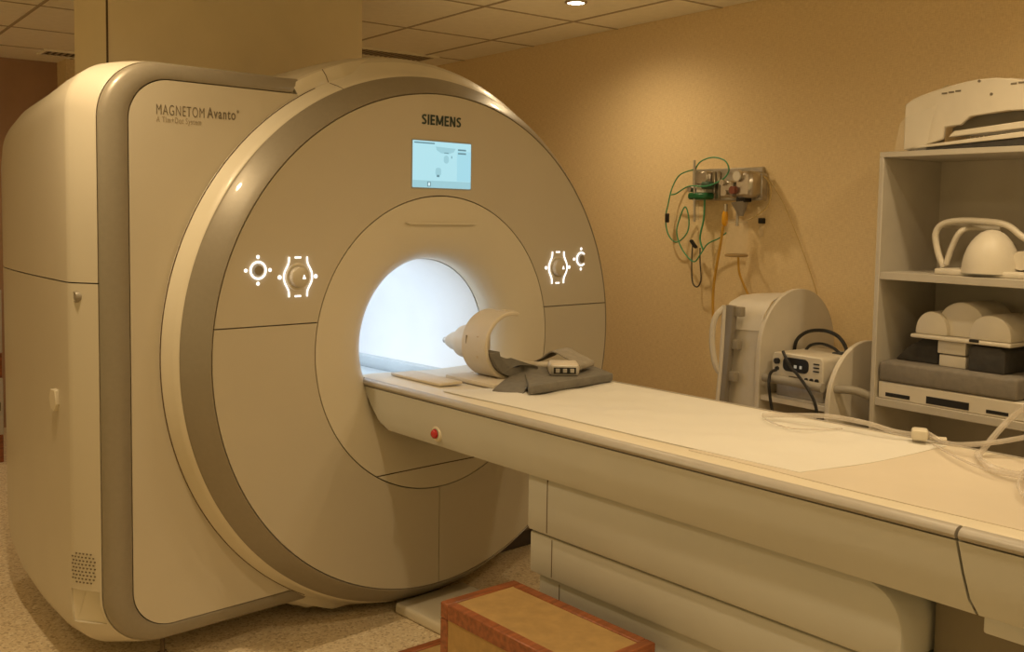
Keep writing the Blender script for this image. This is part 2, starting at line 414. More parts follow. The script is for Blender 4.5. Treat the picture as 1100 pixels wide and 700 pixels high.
# left wing: rounded box lofted along y. (y, xl, zt, zb, corner radius)
XR = -.40
def ring(y, xl, zt, zb, r): return [(x, y, z) for x, z in rrect(xl, XR, zb, zt, r, 10)]
def wing_outline(y, xl, zt, zb, r, n=12):
    """open outline: top right -> around the left -> bottom right"""
    out = [(XR, y, zt)]
    for cx, cz, a in ((xl+r, zt-r, 90), (xl+r, zb+r, 180)):
        for j in range(n+1):
            q = math.radians(a+90*j/n); out.append((cx+r*math.cos(q), y, cz+r*math.sin(q)))
    out.append((XR, y, zb)); return out
PA = (.160, -1.108, 1.902, .158, .13)
bm = bmesh.new(); bm.faces.new([bm.verts.new(p) for p in wing_outline(*PA)]); ob('wing_panel', rimmed(bm), SHELL, S)
band = [(.175, -1.1105, 1.9045, .1555, .132), (.160, -1.1115, 1.9055, .1545, .133), (.1590, -1.113, 1.907, .153, .134), (.163, -1.150, 1.930, .132, .155), (.168, -1.172, 1.945, .115, .170), (.176, -1.184, 1.953, .107, .178), (.188, -1.190, 1.957, .103, .182), (.196, -1.191, 1.958, .102, .183), (.205, -1.17, 1.94, .12, .17)]
bm = loft([wing_outline(*p) for p in band], closed=False)
top = bmesh.ops.bisect_plane(bm, geom=list(bm.verts)+list(bm.edges)+list(bm.faces), plane_co=(-.52, 0, 1.937), plane_no=(.062, 0, -.043))
bmesh.ops.delete(bm, geom=[f for f in bm.faces if f.calc_center_median().z > 1.85 and (f.calc_center_median()-Vector((-.52, 0, 1.937))).dot(Vector((.062, 0, -.043))) > 0], context='FACES')
ob('silver_band', bm, SILVER, S, 60)
body = [(.197, -1.1935, 1.960, .099, .185), (.206, -1.200, 1.960, .098, .18), (.225, -1.213, 1.960, .097, .172), (.25, -1.229, 1.959, .095, .164), (.275, -1.243, 1.956, .092, .156), (.290, -1.249, 1.954, .090, .15), (.305, -1.2505, 1.952, .088, .15), (.45, -1.241, 1.936, .072, .14), (.70, -1.224, 1.912, .058, .15), (1.0, -1.196, 1.895, .06, .16), (1.22, -1.165, 1.88, .07, .18), (1.36, -1.13, 1.85, .10, .20), (1.46, -1.09, 1.80, .15, .22), (1.54, -1.03, 1.72, .23, .24), (1.59, -.95, 1.62, .34, .25), (1.61, -.86, 1.5, .45, .22)]
def body_shell(): return loft([wing_outline(*p) for p in body], closed=False)
SZ = 1.268
def back_cap(bm):
    return bm
hand_lo, hand_hi = (-1.3, .222, .12), (-1.1, .60, .245)
bm = cut(body_shell(), (0, 0, SZ+.002), (0, 0, 1)); ob('side_panel_upper', solid(bm, .008), SHELL, S, 50)
bm = cut(body_shell(), (0, 0, SZ-.002), (0, 0, -1))
# leave an opening for the hand recess near the front foot of the side panel
for co, no in (((0, .204, 0), (0, 1, 0)), ((0, .30, 0), (0, 1, 0)), ((0, 0, .30), (0, 0, 1)), ((0, 0, .19), (0, 0, 1))):
    bmesh.ops.bisect_plane(bm, geom=list(bm.verts)+list(bm.edges)+list(bm.faces), plane_co=co, plane_no=no)
kill = [f for f in bm.faces if .2045 < f.calc_center_median().y < .2995 and .1905 < f.calc_center_median().z < .2995 and f.calc_center_median().x < -1.0]
bmesh.ops.delete(bm, geom=kill, context='FACES')
low = ob('side_panel_lower', solid(bm, .008), SHELL, S, 50)
inner = [(y, xl+.055, zt-.055, zb+.055, r-.02) for y, xl, zt, zb, r in body]
ob('wing_core', loft([wing_outline(*p) for p in inner], closed=False), SEAM, S, 50)
bm = bmesh.new(); bm.faces.new([bm.verts.new(p) for p in wing_outline(1.608, -.87, 1.51, .44, .22)]); ob('rear_panel', rimmed(bm, .01), SHELL, S)
# recess tray of the lower side panel
def bx_(y, z):                                     # x of the body surface at (y, z): corner arcs included
    for a_, b_ in zip(body, body[1:]):
        if a_[0] <= y <= b_[0]:
            f = (y-a_[0])/(b_[0]-a_[0]); xl, zt, zb, r = [a_[i]+(b_[i]-a_[i])*f for i in (1, 2, 3, 4)]
            if z < zb+r: h = zb+r-z; return xl+r-math.sqrt(max(0, r*r-h*h))
            return xl
    return -1.2
def recess_ring(y0, y1, z0, z1, inset): return [(bx_(y, z)+inset, y, z) for y, z in [(y0, z1), (y1, z1), (y1, (z0+z1)/2), (y1, z0), (y0, z0), (y0, (z0+z1)/2)]]
_o = recess_ring(.203, .302, .188, .302, .003); _i = recess_ring(.212, .290, .193, .296, 0)
_i = [(x+(.045 if z > .28 else .026 if z > .22 else .008), y, z) for x, y, z in _i]
rb = loft([_o, _i], cap1=True)
ob('hand_recess', rb, SHELL2, low)
def side_x(y, z):
    for (y0, xa, *_), (y1, xb, *_) in zip(body, body[1:]):
        if y0 <= y <= y1: return xa+(xb-xa)*(y-y0)/(y1-y0)
    return -1.25
hb = bmesh.new()
for i in range(7):
    for j in range(9):
        if (i, j) in ((0, 8), (6, 0), (0, 0), (6, 8)): continue
        y = .216+i*.0115+(j % 2)*.004; z = .325+j*.0115
        box((side_x(y, z)-.0005, y, z), (.004, .006, .004), bm=hb)
o = ob('vent_hole', hb, INK, low); o['kind'] = 'stuff'
ob('lock', lathe([(.0, -.002), (.010, -.003), (.011, .0), (.014, .0), (.016, -.004), (.018, 0), (.018, .012)], (side_x(.262, 1.2)-.002, .262, 1.225), 24, 'X'), SILVER, low)
ob('pull_tab', prism([(.40, .87), (.42, .845), (.45, .85), (.465, .885), (.45, .915), (.41, .915)], -1.2555, -1.24, 'X', .002, seg=1), SHELL2, low)
ob('wing_shade_block', box(lo=(-1.06, .55, .004), hi=(-.4, 1.3, .13), bev=.01), mat('wing_shade_brown', (.16, .12, .08), .7, var=.1), S)  # added block, its dark brown stands in for shade beneath the wing
ob('caster', cyl((-1.0, .225, .022), (-.975, .225, .022), .022, 16), SEAM, S)
ob('caster_post', cyl((-.988, .225, .03), (-.988, .225, .125), .008, 10), SEAM, S)
# screen
sx0, sx1, sz0, sz1 = -.145, .130, 1.594, 1.763
ob('screen_bezel', prism(rrect(sx0-.004, sx1+.004, sz0-.004, sz1+.004, .004, 3), -.002, .01, 'Y'), mat('bezel_grey', (.35, .36, .36), .4, var=.03), S)
def emis(n, c, s): return mat(n, (.02, .03, .03), .3, emit=c, estr=s, var=.01)
scr = ob('screen', prism(rrect(sx0, sx1, sz0, sz1, .002, 2), -.003, .006, 'Y'), emis('screen_pale', (.50, .86, .95), .80), S)
def srect(name, x0, x1, z0, z1, m, y=-.0036): return ob(name, box(lo=(x0, y, z0), hi=(x1, -.003, z1)), m, scr)
srect('side_bar', .062, sx1, sz0+.028, sz1-.03, emis('screen_blue', (.42, .79, .91), .8))
srect('tool_bar', sx0, sx1, sz0, sz0+.026, emis('screen_bar', (.40, .72, .80), .75))
DK = emis('screen_ink', (.2, .42, .5), .55); MD = emis('screen_mid', (.40, .73, .82), .75)
srect('title_text', sx0+.006, sx0+.1, sz1-.010, sz1-.005, DK)
srect('toolbar_icon', -.078, -.062, sz0+.004, sz0+.022, DK, -.0039); srect('toolbar_icon', -.074, -.066, sz0+.007, sz0+.019, emis('screen_white', (.75, .95, 1), .9), -.0042)
for x in (-.10, -.03, 0, .03): srect('toolbar_icon', x-.006, x+.006, sz0+.008, sz0+.014, MD, -.0039)
ob('drawing', prism([(-.04, 1.745), (.055, 1.742), (.045, 1.728), (.02, 1.72), (-.015, 1.722), (-.035, 1.732)], -.0038, -.003, 'Y'), MD, scr)
ob('drawing', prism(rrect(-.002, .022, 1.685, 1.715, .012, 5), -.0038, -.003, 'Y'), MD, scr)
ob('drawing', prism(rrect(-.04, -.014, 1.64, 1.668, .008, 4), -.0038, -.003, 'Y'), MD, scr)
srect('drawing', -.034, -.022, 1.634, 1.642, DK, -.0041); srect('drawing', .034, .037, 1.705, 1.714, DK, -.0041); srect('drawing', .0, .02, 1.722, 1.725, DK, -.0041)
for z in (1.735, 1.722): srect('readout_text', .066, .105, z, z+.006, DK, -.0041)
def xw(px, y, z): return at_y(px, z, y).x
def zw(px, py, y): return at_y(px, py, y).z
def stroke(pts, w, y0, y1, bm):
    """flat stroke of width w along 2D points, mitred, extruded from y0 to y1"""
    P = [Vector(p) for p in pts]; L_, R_ = [], []
    for k, p in enumerate(P):
        a = (P[k]-P[k-1]).normalized() if k else None; b = (P[k+1]-P[k]).normalized() if k < len(P)-1 else None
        t = ((a or b)+(b or a)).normalized(); n = Vector((-t.y, t.x)); c = n.dot(Vector((-(b or a).y, (b or a).x)))
        L_.append(p+n*w/2/max(.5, c)); R_.append(p-n*w/2/max(.5, c))
    for k in range(len(P)-1):
        prism([L_[k], L_[k+1], R_[k+1], R_[k]], y0, y1, 'Y', bm=bm)
def block_word(word, x0, z0, h, wid):
    bm = bmesh.new(); t = .19
    G = {'I': (.20, [[(.1, 0), (.1, 1)]]),
         'E': (.58, [[(.1, 0), (.1, 1)], [(.1, .905), (.58, .905)], [(.1, .5), (.53, .5)], [(.1, .095), (.58, .095)]]),
         'M': (.98, [[(.1, 0), (.1, 1)], [(.88, 0), (.88, 1)], [(.1, .97), (.49, .12)], [(.49, .12), (.88, .97)]]),
         'N': (.74, [[(.1, 0), (.1, 1)], [(.64, 0), (.64, 1)], [(.1, .97), (.64, .03)]]),
         'S': (.62, [[(.57, .86), (.44, .905), (.28, .905), (.14, .84), (.10, .73), (.15, .62), (.30, .53), (.43, .44), (.52, .33), (.50, .20), (.40, .11), (.26, .095), (.05, .14)]])}
    tot = sum(G[c][0] for c in word)+.16*(len(word)-1); k = wid/tot; x = x0
    for c in word:
        for pl_ in G[c][1]: stroke([(x+p[0]*k, z0+p[1]*h) for p in pl_], t*k if c != 'S' else t*k*.95, -.0022, .002, bm)
        x += (G[c][0]+.16)*k
    return bm
xa = xw(453, 0, 130)
ob('brand_lettering', block_word('SIEMENS', xa, zw(453, 133.2, 0), .037, xw(495, 0, 132)-xa), INKG, S, keep=True)
YW = .1596
for tx, a_, b_, py, sz, bo, mm in (('MAGNETOM', 168, 219.5, 122.5, .047, -.0004, INK), ('Avanto', 222.5, 253, 126.3, .048, .0007, INK), ('A Tim+Dot System', 168, 216, 130.5, .026, 0, mat('ink_light', (.36, .30, .22), .6, var=.03)), ('\u00ae', 254.5, 256.5, 121.5, .014, 0, MATS.get('ink_grey'))):
    text('model_lettering', tx, sz, mm, S, (xw(a_, YW, 122), YW, zw(a_, py, YW)), (PI/2, 0, 0), .0004, bo, xw(b_, YW, 122)-xw(a_, YW, 122))
# controls
def knob(x, z):
    k = ob('control_knob', lathe([(0, -.024), (.026, -.0235), (.032, -.020), (.0345, 0), (.0, 0)], (x, 0, z), 32), SHELL, S)
    ob('knob_base', lathe([(.036, -.001), (.044, -.003), (.046, .0), (.036, 0)], (x, 0, z), 32), SHELL2, k)
    ob('pointer_light', prism([(x+.004, z-.006), (x+.016, z-.006), (x+.010, z+.008)], -.0255, -.022, 'Y'), GLOW, k)
    for sg in (-1, 1):
        pts = [(x+sg*.034, -.003, z+.066), (x+sg*.036, -.003, z+.045), (x+sg*.050, -.003, z+.018), (x+sg*.053, -.003, z), (x+sg*.050, -.003, z-.018), (x+sg*.036, -.003, z-.045), (x+sg*.034, -.003, z-.066)]
        ob('light_arc', tube(pts, .0029, 6, 5), GLOW, k)
        ob('light_dot', ball((x+sg*.068, -.001, z), .007, (1, .4, 1), n=10), GLOW, k)
        ob('light_dash', box((x, -.001, z+sg*.064), (.024, .003, .006), .001, 1), GLOW, k)
knob(-.614, 1.283); knob(.613, 1.286)
def button(x, z, gap):
    k = ob('control_button', lathe([(0, -.008), (.016, -.007), (.018, 0), (0, 0)], (x, 0, z), 24), SILVER, S)
    a0 = (50 if gap else 0); n = 24
    pts = [(x+.027*math.cos(math.radians(a0+(360-2*a0)*j/n)), -.003, z+.027*math.sin(math.radians(a0+(360-2*a0)*j/n))) for j in range(n+1 if gap else n)]
    ob('light_ring', tube(pts, .0034, 6, 1, closed=not gap, smooth=False), GLOW, k)
    for dx, dz in ((0, .043), (0, -.043), (-.043, 0)) + (() if gap else ((.043, 0),)):
        ob('light_dot', ball((x+dx, -.001, z+dz), .006, (1, .4, 1), n=10), GLOW, k)
button(-.76, 1.308, False); button(.753, 1.319, True)
# docking strip on the floor, runs from the scanner to the pedestal of the table
o = ob('docking_strip', box(lo=(-.16, -.80, .0), hi=(.175, .066, .042), bev=.012, seg=3), SHELL2, None)
tag(o, 'low cream floor strip running from scanner to table pedestal', 'floor strip')
o.location = (.0, 0, 0); o.rotation_euler = (0, 0, math.radians(0))

# ------------------------------------------------------------------ patient table  (local: -y runs away from the bore, -x is the near side)
TA = math.radians(-2.7)
T = empty('patient_table', (.07, 0, 0), TA, 'long cream patient table on a stepped pedestal docked to the scanner', 'patient table')
TM = Matrix.Translation((.07, 0, 0)) @ Matrix.Rotation(TA, 4, 'Z'); TMI = TM.inverted()
def tl(d, v, z): return Vector((-d, -v, z))
def tpx(px, py, z): return TMI @ at_z(px, py, z)
HD = .39
# tabletop, slightly dished, with side rails
def top_section():
    return [(-.364, .886), (-.364, .9055), (-.35, .908), (-.31, .910), (-.2, .905), (-.02, .900), (.16, .905), (.27, .910), (.30, .908), (.314, .9055), (.314, .886), (.30, .84), (-.35, .84)]
SPLIT, END = 2.125, 2.62
def sect(sec, y0, y1, nm, m, ang=38): return ob(nm, prism(sec, y0, y1, 'Y', 0), m, T, ang)
sect(top_section(), .10, -END+.03, 'tabletop', SHELL2)
FAR = .05                                             # the far side is a little narrower
def rail_sec(sg):
    o = FAR if sg > 0 else 0
    return [(sg*(a-o), z) for a, z in ((.365, .884), (.365, .9065), (.370, .9075), (.384, .9045), (.391, .899), (.3935, .893), (.391, .887), (.386, .8835))]
for sg in (-1, 1):
    sect(rail_sec(sg), .045, -SPLIT+.0035, 'side_rail', RAIL)
    sect(rail_sec(sg), -SPLIT-.0035, -END, 'side_rail', RAIL)
    # side covers, leaning in a little at the bottom, slanted where they meet the bore
    def cover(v0a, v0b, v1a, v1b, nm):
        o_ = FAR if sg > 0 else 0; x = [sg*(q_-o_) for q_ in (.388, .381, .374, .358)]; z = [.881, .82, .77, .737]
        rings = []
        for v0, v1 in ((None, None),):
            pass
        A = []
        for t in (0, 1):
            row = []
            for k in range(4):
                f = k/3; v = (v0a+(v0b-v0a)*f) if t == 0 else (v1a+(v1b-v1a)*f)
                row.append((x[k], -v, z[k]))
            A.append(row)
        bm = bmesh.new()
        V = [[bm.verts.new(p) for p in row] for row in A]; Vi = [[bm.verts.new((p[0]-sg*.03, p[1], p[2])) for p in row] for row in A]
        for k in range(3):
            bm.faces.new((V[0][k], V[1][k], V[1][k+1], V[0][k+1])); bm.faces.new((Vi[0][k], Vi[0][k+1], Vi[1][k+1], Vi[1][k]))
            for t in (0, 1): bm.faces.new((V[t][k], V[t][k+1], Vi[t][k+1], Vi[t][k]))
        for k in (0, 3): bm.faces.new((V[0][k], V[1][k], Vi[1][k], Vi[0][k]))
        return ob(nm, bm, TBL, T, 50)
    cov = cover(-.035, .085, SPLIT-.003, SPLIT+.030, 'side_cover')
    cover(SPLIT+.003, SPLIT+.036, END-.02, END-.06, 'end_cover')
    if sg == -1:
        p = RAIL
        yb = -.40; zb_ = .783
        rbt = ob('stop_button', lathe([(0, -.019), (.008, -.018), (.0145, -.012), (.016, -.006), (.0, -.006)], (-.378, yb, zb_), 24, 'X'), RED, T)
        ob('button_collar', lathe([(.017, -.005), (.024, -.003), (.028, .004), (.017, .004)], (-.377, yb, zb_), 24, 'X'), SHELL2, rbt)
ob('under_frame', box(lo=(-.335, -END+.05, .738), hi=(.29, .02, .84), bev=.01), TBL2, T)
ob('seam_backing', box(lo=(-.36, -SPLIT-.03, .745), hi=(-.335, -SPLIT+.02, .90)), SEAM, T)
# nose of the table that lies in the scanner collar
ob('nose_cover', prism([(-.33, .884), (.28, .884), (.25, .80), (-.30, .80)], .06, -.08, 'Y', .01), SHELL2, T)
# track inside the bore
trk = ob('bore_track', box(lo=(-.20, .04, .775), hi=(.20, 1.45, .815), bev=.006), BLUE, S)
for sg in (-1, 1): ob('track_rail', box(lo=(sg*.235-.022, .10, .80), hi=(sg*.235+.022, 1.45, .862), bev=.01), BLUE, trk)
# telescoping pedestal: three nested tiers
def tier(d, v0, v1, z0, z1, nm, rad, m=TBL2):
    # plan: rounded rectangle, upper far end rounded in elevation
    pts = [(-v0, z0), (-v0, z1), (-v1+rad, z1)]
    pts += [(-v1+rad-rad*math.sin(PI/2*j/8), z1-rad+rad*math.cos(PI/2*j/8)) for j in range(1, 9)] + [(-v1, z0)]
    return ob(nm, prism(pts, -d, d, 'X', .012), m, T)
tier(.345, .815, 2.00, .565, .7365, 'pedestal_tier', .10)
def tier_box(d, v0, v1, z0, z1): return ob('pedestal_tier', box(lo=(-d, -v1, z0), hi=(d-.05, -v0, z1), bev=.008), TBL2, T)
tier_box(.335, .82, 2.02, .436, .5615); tier_box(.318, .845, 2.04, .03, .4325)
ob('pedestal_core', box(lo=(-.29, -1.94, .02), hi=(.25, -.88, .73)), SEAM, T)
for z0, z1, d, v in ((.575, .733, .345, .905), (.444, .555, .335, .918), (.06, .424, .318, .935)):
    ob('pedestal_seam', box(lo=(-d-.0006, -v-.0015, z0), hi=(-d+.004, -v+.0015, z1)), SEAM, T)
ob('rear_column', box(lo=(-.24, -2.30, .0), hi=(.24, -2.005, .74), bev=.03), mat('column_grey', (.22, .185, .13), .6, var=.05), T)
ob('end_bracket', box(lo=(-.36, -END+.08, .705), hi=(.36, -SPLIT-.045, .740), bev=.006), TBL, T)
ob('base_plate', box(lo=(-.30, -2.3, .0), hi=(.30, -.86, .03), bev=.006), TBL2, T)

# things on the table ------------------------------------------------
def ttop(d): return .900+ .0*d
def cloth(name, P, m, label, cat, nu=40, nv=16, amp=.004, seed=0, thick=.0015, lift=.0):
    """P: 4 corners in (d,v): near0, near1, far1, far0"""
    rnd = random.Random(seed); ph = [rnd.uniform(0, 6) for _ in range(8)]
    bm = bmesh.new(); V = []
    for i in range(nu+1):
        row = []
        for j in range(nv+1):
            s, t = i/nu, j/nv
            d = (P[0][0]*(1-s)+P[1][0]*s)*(1-t)+(P[3][0]*(1-s)+P[2][0]*s)*t
            v = (P[0][1]*(1-s)+P[1][1]*s)*(1-t)+(P[3][1]*(1-s)+P[2][1]*s)*t
            d += .004*math.sin(9*s+ph[0])*(1-t)
            base = .9003+.010*min(1, abs(d-.02)/.29)**1.6+lift
            
            ed = min(1, 6*t, 6*(1-t), 10*s, 10*(1-s)); wv = ed*amp*(1.0+.6*math.sin(14*v+ph[1]+3*d)*math.cos(9*d+ph[2])+.5*math.sin(31*d+9*v+ph[3])*math.sin(17*v+ph[4])+.35*math.sin(47*v-20*d+ph[5])*math.cos(23*d+ph[6]))
            row.append(bm.verts.new(tl(d, v, base+wv+.0004-.0012*(1-min(1, 8*t, 8*(1-t))))))
        V.append(row)
    for i in range(nu):
        for j in range(nv): bm.faces.new((V[i][j], V[i+1][j], V[i+1][j+1], V[i][j+1]))
    o = ob(name, solid(bm, -thick), m, None, 80); o.matrix_world = TM
    return tag(o, label, cat)
cloth('paper_sheet', [(.32, .36), (.285, 1.70), (-.27, 1.78), (-.275, .42)], PAPER, 'bright white paper sheet under the grey mat along the table', 'paper sheet', nu=70, nv=28, amp=.0055, seed=3, lift=.0016)
cloth('paper_sheet', [(.32, 1.40), (.32, 2.5), (-.275, 2.5), (-.27, 1.40)], PAPER2, 'duller cream paper sheet at the foot end of the table', 'paper sheet', amp=.0004, seed=5)

# head coil: open half shell with cone, standing on a tray
HZ = .131
HCL = TM @ tl(0, .33, .9055)
HC = empty('head_coil', HCL, TA, 'beige half-open head coil with pointed cone standing at the bore end', 'head coil')
RO, RI, L = .122, .107, .14
def shell_arc(r0, r1, a0, a1, y0, y1, n=32):
    rings = []
    for j in range(n+1):
        q = math.radians(a0+(a1-a0)*j/n); c, s = math.cos(q), math.sin(q)
        rings.append([(r0*c, y0, HZ+r0*s), (r1*c, y0, HZ+r1*s), (r1*c, y1, HZ+r1*s), (r0*c, y1, HZ+r0*s)])
    return loft(rings, cap0=True, cap1=True)
# angles: 180 = near side (-x); open towards the far side (+x)
bm = shell_arc(RI, RO, 74, 285, 0, L)
fin(bm); bmesh.ops.bevel(bm, geom=[e for e in bm.edges if e.calc_face_angle(0) > 1.0], offset=.004, segments=2, profile=.5, affect='EDGES')
ob('coil_shell', bm, BEIGE, HC)
cone = []
for r, h in ((.112, -.002), (.1165, .004), (.112, .012), (.078, .022), (.070, .05), (.066, .10), (.060, .135), (.040, .165), (.034, .20), (.022, .232), (.014, .245)):
    cone.append([(r*math.cos(2*PI*j/32), L+h, HZ-.02*h/.24+r*math.sin(2*PI*j/32)) for j in range(32)])
bm = cut(loft(cone, cap0=True, cap1=True), (.012, 0, 0), (1, 0, 0), False); bmesh.ops.holes_fill(bm, edges=[e for e in bm.edges if e.is_boundary])
ob('coil_cone', bm, BEIGE, HC, 40)
ob('cone_tip', cyl((0, L+.24, HZ-.02), (0, L+.26, HZ-.02), .012, 16), STEEL, HC)
ob('top_pad', box((.01, .05, HZ+.118), (.05, .06, .012), .004, rot=Matrix.Rotation(.08, 3, 'Y')), BEIGE, HC)
ob('shell_slot', box((-.1195, L-.03, HZ+.02), (.006, .003, .03), .001, 1), INK, HC)
for k in range(4): ob('rating_mark', box((-.1215+.003*abs(k-1.5), .05, HZ-.035+k*.022), (.001, .010, .012)), mat('mark_tan', (.52, .41, .27), .6, var=.03), HC)
ob('coil_tray', box((.0, .06, .009), (.29, .28, .016), .005), BEIGE, HC)
# dark foam liner inside the coil
bm = shell_arc(RI-.032, RI-.001, 190, 300, -.02, L-.02, 20)
o = ob('coil_cushion', bm, GREYF, None); o.matrix_world = Matrix.Translation(HCL) @ Matrix.Rotation(TA, 4, 'Z')
tag(o, 'dark grey foam cushion lying inside the beige head coil', 'cushion')
# two narrow trays at the bore end of the table
for dd, ln, lab in ((.13, .30, 'thin beige head tray plate at the bore end nearest the camera'), (-.32, .20, 'thin beige head tray plate at the bore end on the far side')):
    o = ob('head_tray', box((0, 0, 0), (.10, ln, .010), .003), BEIGE, None); o.matrix_world = TM @ Matrix.Translation(tl(dd+.1, .13, .9155)); tag(o, lab, 'tray', 'head tray plates')

# grey mat lying askew on the table
def tz(px, py, z): v = tpx(px, py, z); return v
ZM = .918
mp = [tpx(568, 424, ZM), tpx(659, 409, ZM), tpx(628, 396, ZM), tpx(560, 399, ZM)]
o = ob('grey_mat', prism([(p.x, p.y) for p in mp], ZM-.003, ZM+.028, 'Z', .008), GREYF); o.matrix_world = TM
tag(o, 'grey foam positioning mat lying askew on the paper sheet', 'mat')
# folded strap: a flat flap, rising to the coil
def ribbon(name, rows, m, label, cat, th=.006):
    bm = bmesh.new(); A = catmull([r[0] for r in rows], 6); B = catmull([r[1] for r in rows], 6)
    V = [[bm.verts.new(a), bm.verts.new(a*.5+b*.5), bm.verts.new(b)] for a, b in zip(A, B)]
    for p, q in zip(V, V[1:]):
        for j in range(2): bm.faces.new((p[j], p[j+1], q[j+1], q[j]))
    o = ob(name, solid(bm, th), m, None, 60); o.matrix_world = TM
    return tag(o, label, cat)
def tpd(px, py, d):                       # pixel on the upright plane at d from the table's axis
    n = TM.to_3x3() @ Vector((1, 0, 0)); return TMI @ at_plane(px, py, TM @ Vector((-d, 0, 0)), n)
za = .915
ribbon('grey_strap', [(tpx(529, 419, za), tpx(561, 424, za)), (tpx(540, 409, za+.012), tpx(570, 411, za+.022)), (tpx(556, 398, za+.03), tpx(592, 402, za+.034)), (tpd(552, 388, .0), tpx(600, 398, za+.034)), (tpd(540, 384, .04), tpd(560, 392, -.02)), (tpd(526, 378, .08), tpd(541, 401, .05))], GREYF, 'grey fabric strap folded out of the head coil over the mat', 'strap')
# standing fold of strap behind the plug: a curled band
fold = [tpd(566, 391, -.16), tpd(584, 384, -.18), tpd(597, 376, -.19), tpd(612, 383, -.19), tpd(622, 388, -.19), tpd(627, 391, -.19), tpd(627, 396, -.185), tpd(622, 397, -.18)]
dv = Vector((-.05, .015, .0))
rows = [(p, p+Vector((.085, .035, 0))) for p in fold]
ribbon('grey_strap', [(a+Vector((-.03, -.012, 0)), b) for a, b in rows], mat('strap_light', (.30, .265, .21), .9, var=.1, vscale=40), 'pale grey strap end curled up on the far side of the mat', 'strap', .004)
# plug with cable
pc = tpx(606, 396, .967)
PL = empty('coil_plug', TM @ pc, TA-math.radians(38), 'beige coil connector plug resting on the grey mat', 'connector')
ob('plug_body', box((0, .03, .0), (.105, .10, .042), .012, 3), BEIGE, PL)
ob('plug_frame', box((-.0, -.022, -.002), (.096, .014, .036), .004), STEEL, PL)
ob('plug_socket', box((0, -.0295, -.002), (.078, .004, .022), .001, 1), BLACK, PL)
for k in range(3): ob('plug_contact', box((-.025+k*.025, -.032, -.002), (.014, .004, .014), .001, 1), STEEL, PL)
a = TMI @ (PL.matrix_basis @ Vector((-.02, .08, 0)))
bm = tube([a, tpd(575, 392, -.1), tpd(556, 390, -.06), tpd(540, 392, -.02), tpd(532, 396, 0)], .013, 10)
o = ob('coil_cable', bm, BEIGE); o.matrix_world = TM; tag(o, 'thick beige cable running from the plug into the head coil', 'cable')
# foil edge line of clear tubing on the far side and loops
ZT = .925
def ttube(name, pp, r, m, label, cat='tubing'):
    o = ob(name, tube(pp, r, 8, 6), m); o.matrix_world = TM; return tag(o, label, cat)
ttube('infusion_tubing', [tpx(819, 446, ZT), tpx(850, 446, ZT+.01), tpx(890, 447, .945), tpx(930, 454, .945), tpx(960, 463, .935), tpx(984, 467, .93)], .007, TUBEC, 'thick clear tubing lying along the far edge of the table')
ttube('infusion_tubing', [tpx(822, 450, ZT-.005), tpx(845, 459, ZT-.006), tpx(880, 461, ZT-.006), tpx(905, 460, ZT-.006)], .0025, TUBEC, 'thin clear tubing curled on the paper beside the far table edge')
ttube('infusion_tubing', [tpx(995, 464, .935), tpx(1018, 476, .93), tpx(1045, 477, .94), tpx(1075, 474, .95), tpx(1110, 468, .97), tpx(1150, 462, 1.0)], .0065, TUBEC, 'clear tubing leaving the white clip towards the right')
ttube('infusion_tubing', [tpx(1003, 477, .92), tpx(1030, 492, ZT-.004), tpx(1065, 506, ZT-.005), tpx(1110, 515, ZT-.005)], .0035, TUBEC, 'thin cream line crossing the duller paper sheet')
ttube('infusion_tubing', [tpx(1110, 430, 1.06), tpx(1085, 450, 1.0), tpx(1068, 468, .96), tpx(1055, 484, .925), tpx(1050, 488, ZT-.004), tpx(1062, 500, ZT-.005), tpx(1085, 508, ZT-.005), tpx(1115, 512, ZT-.005)], .008, TUBEC, 'thick clear tubing hanging down onto the table at the right')
ttube('infusion_tubing', [tpx(1110, 500, ZT), tpx(1098, 508, ZT), tpx(1094, 522, ZT-.004), tpx(1102, 534, ZT-.006), tpx(1120, 540, ZT-.006)], .004, TUBEC, 'small loop of clear tubing at the near right of the table')
cc = tpx(988, 466, .935)
CL = empty('tube_clip', TM @ cc, TA+.5, 'small cream plastic tube clip on the far edge of the table', 'clip')
ob('clip_body', box((0, 0, 0), (.055, .042, .028), .008), SHELL2, CL); ob('clip_tab', box((.02, -.045, -.012), (.03, .045, .006), .002), SHELL2, CL)

# ------------------------------------------------------------------ wooden step stool
ST = empty('step_stool', TM @ tl(.525, 1.09, 0), TA, 'mahogany framed wooden step stool with tan treads beside the table', 'step stool')
def tread(v0, v1, z, nm, d0=-.135, d1=.135):
    # local x: -d ; y: -v ; centre v = 1.09
    y0, y1 = -(v0-1.09), -(v1-1.09); e = .032
    fr = [((d0, y0), (d1, y0-e)), ((d0, y1+e), (d1, y1))]
    for (xa, ya), (xb, yb) in fr: ob('tread_edge', box(lo=(xa, min(ya, yb), z-.045), hi=(xb, max(ya, yb), z), bev=.003, seg=1), WOODR, ST)
    for xa, xb in ((d0, d0+e), (d1-e, d1)): ob('tread_edge', box(lo=(xa, y1+e, z-.045), hi=(xb, y0-e, z), bev=.003, seg=1), WOODR, ST)
    ob('tread_mat', box(lo=(d0+e, y1+e, z-.03), hi=(d1-e, y0-e, z-.004)), WOODT, ST)
    for xa, xb in ((d0, d0+e), (d1-e, d1)):
        for ya in (y0-e, y1): ob('post', box(lo=(xa, ya, 0), hi=(xb, ya+e, z-.045), bev=.003, seg=1), WOODR, ST)
    for x in (d0+.012, d1-.012): ob('side_board', box(lo=(x-.008, y1+e, .01), hi=(x+.008, y0-e, z-.045)), WOODT, ST)
    for y in (y0-.012, y1+.012): ob('end_board', box(lo=(d0+e, y-.008, .01), hi=(d1-e, y+.008, z-.045)), WOODT, ST)
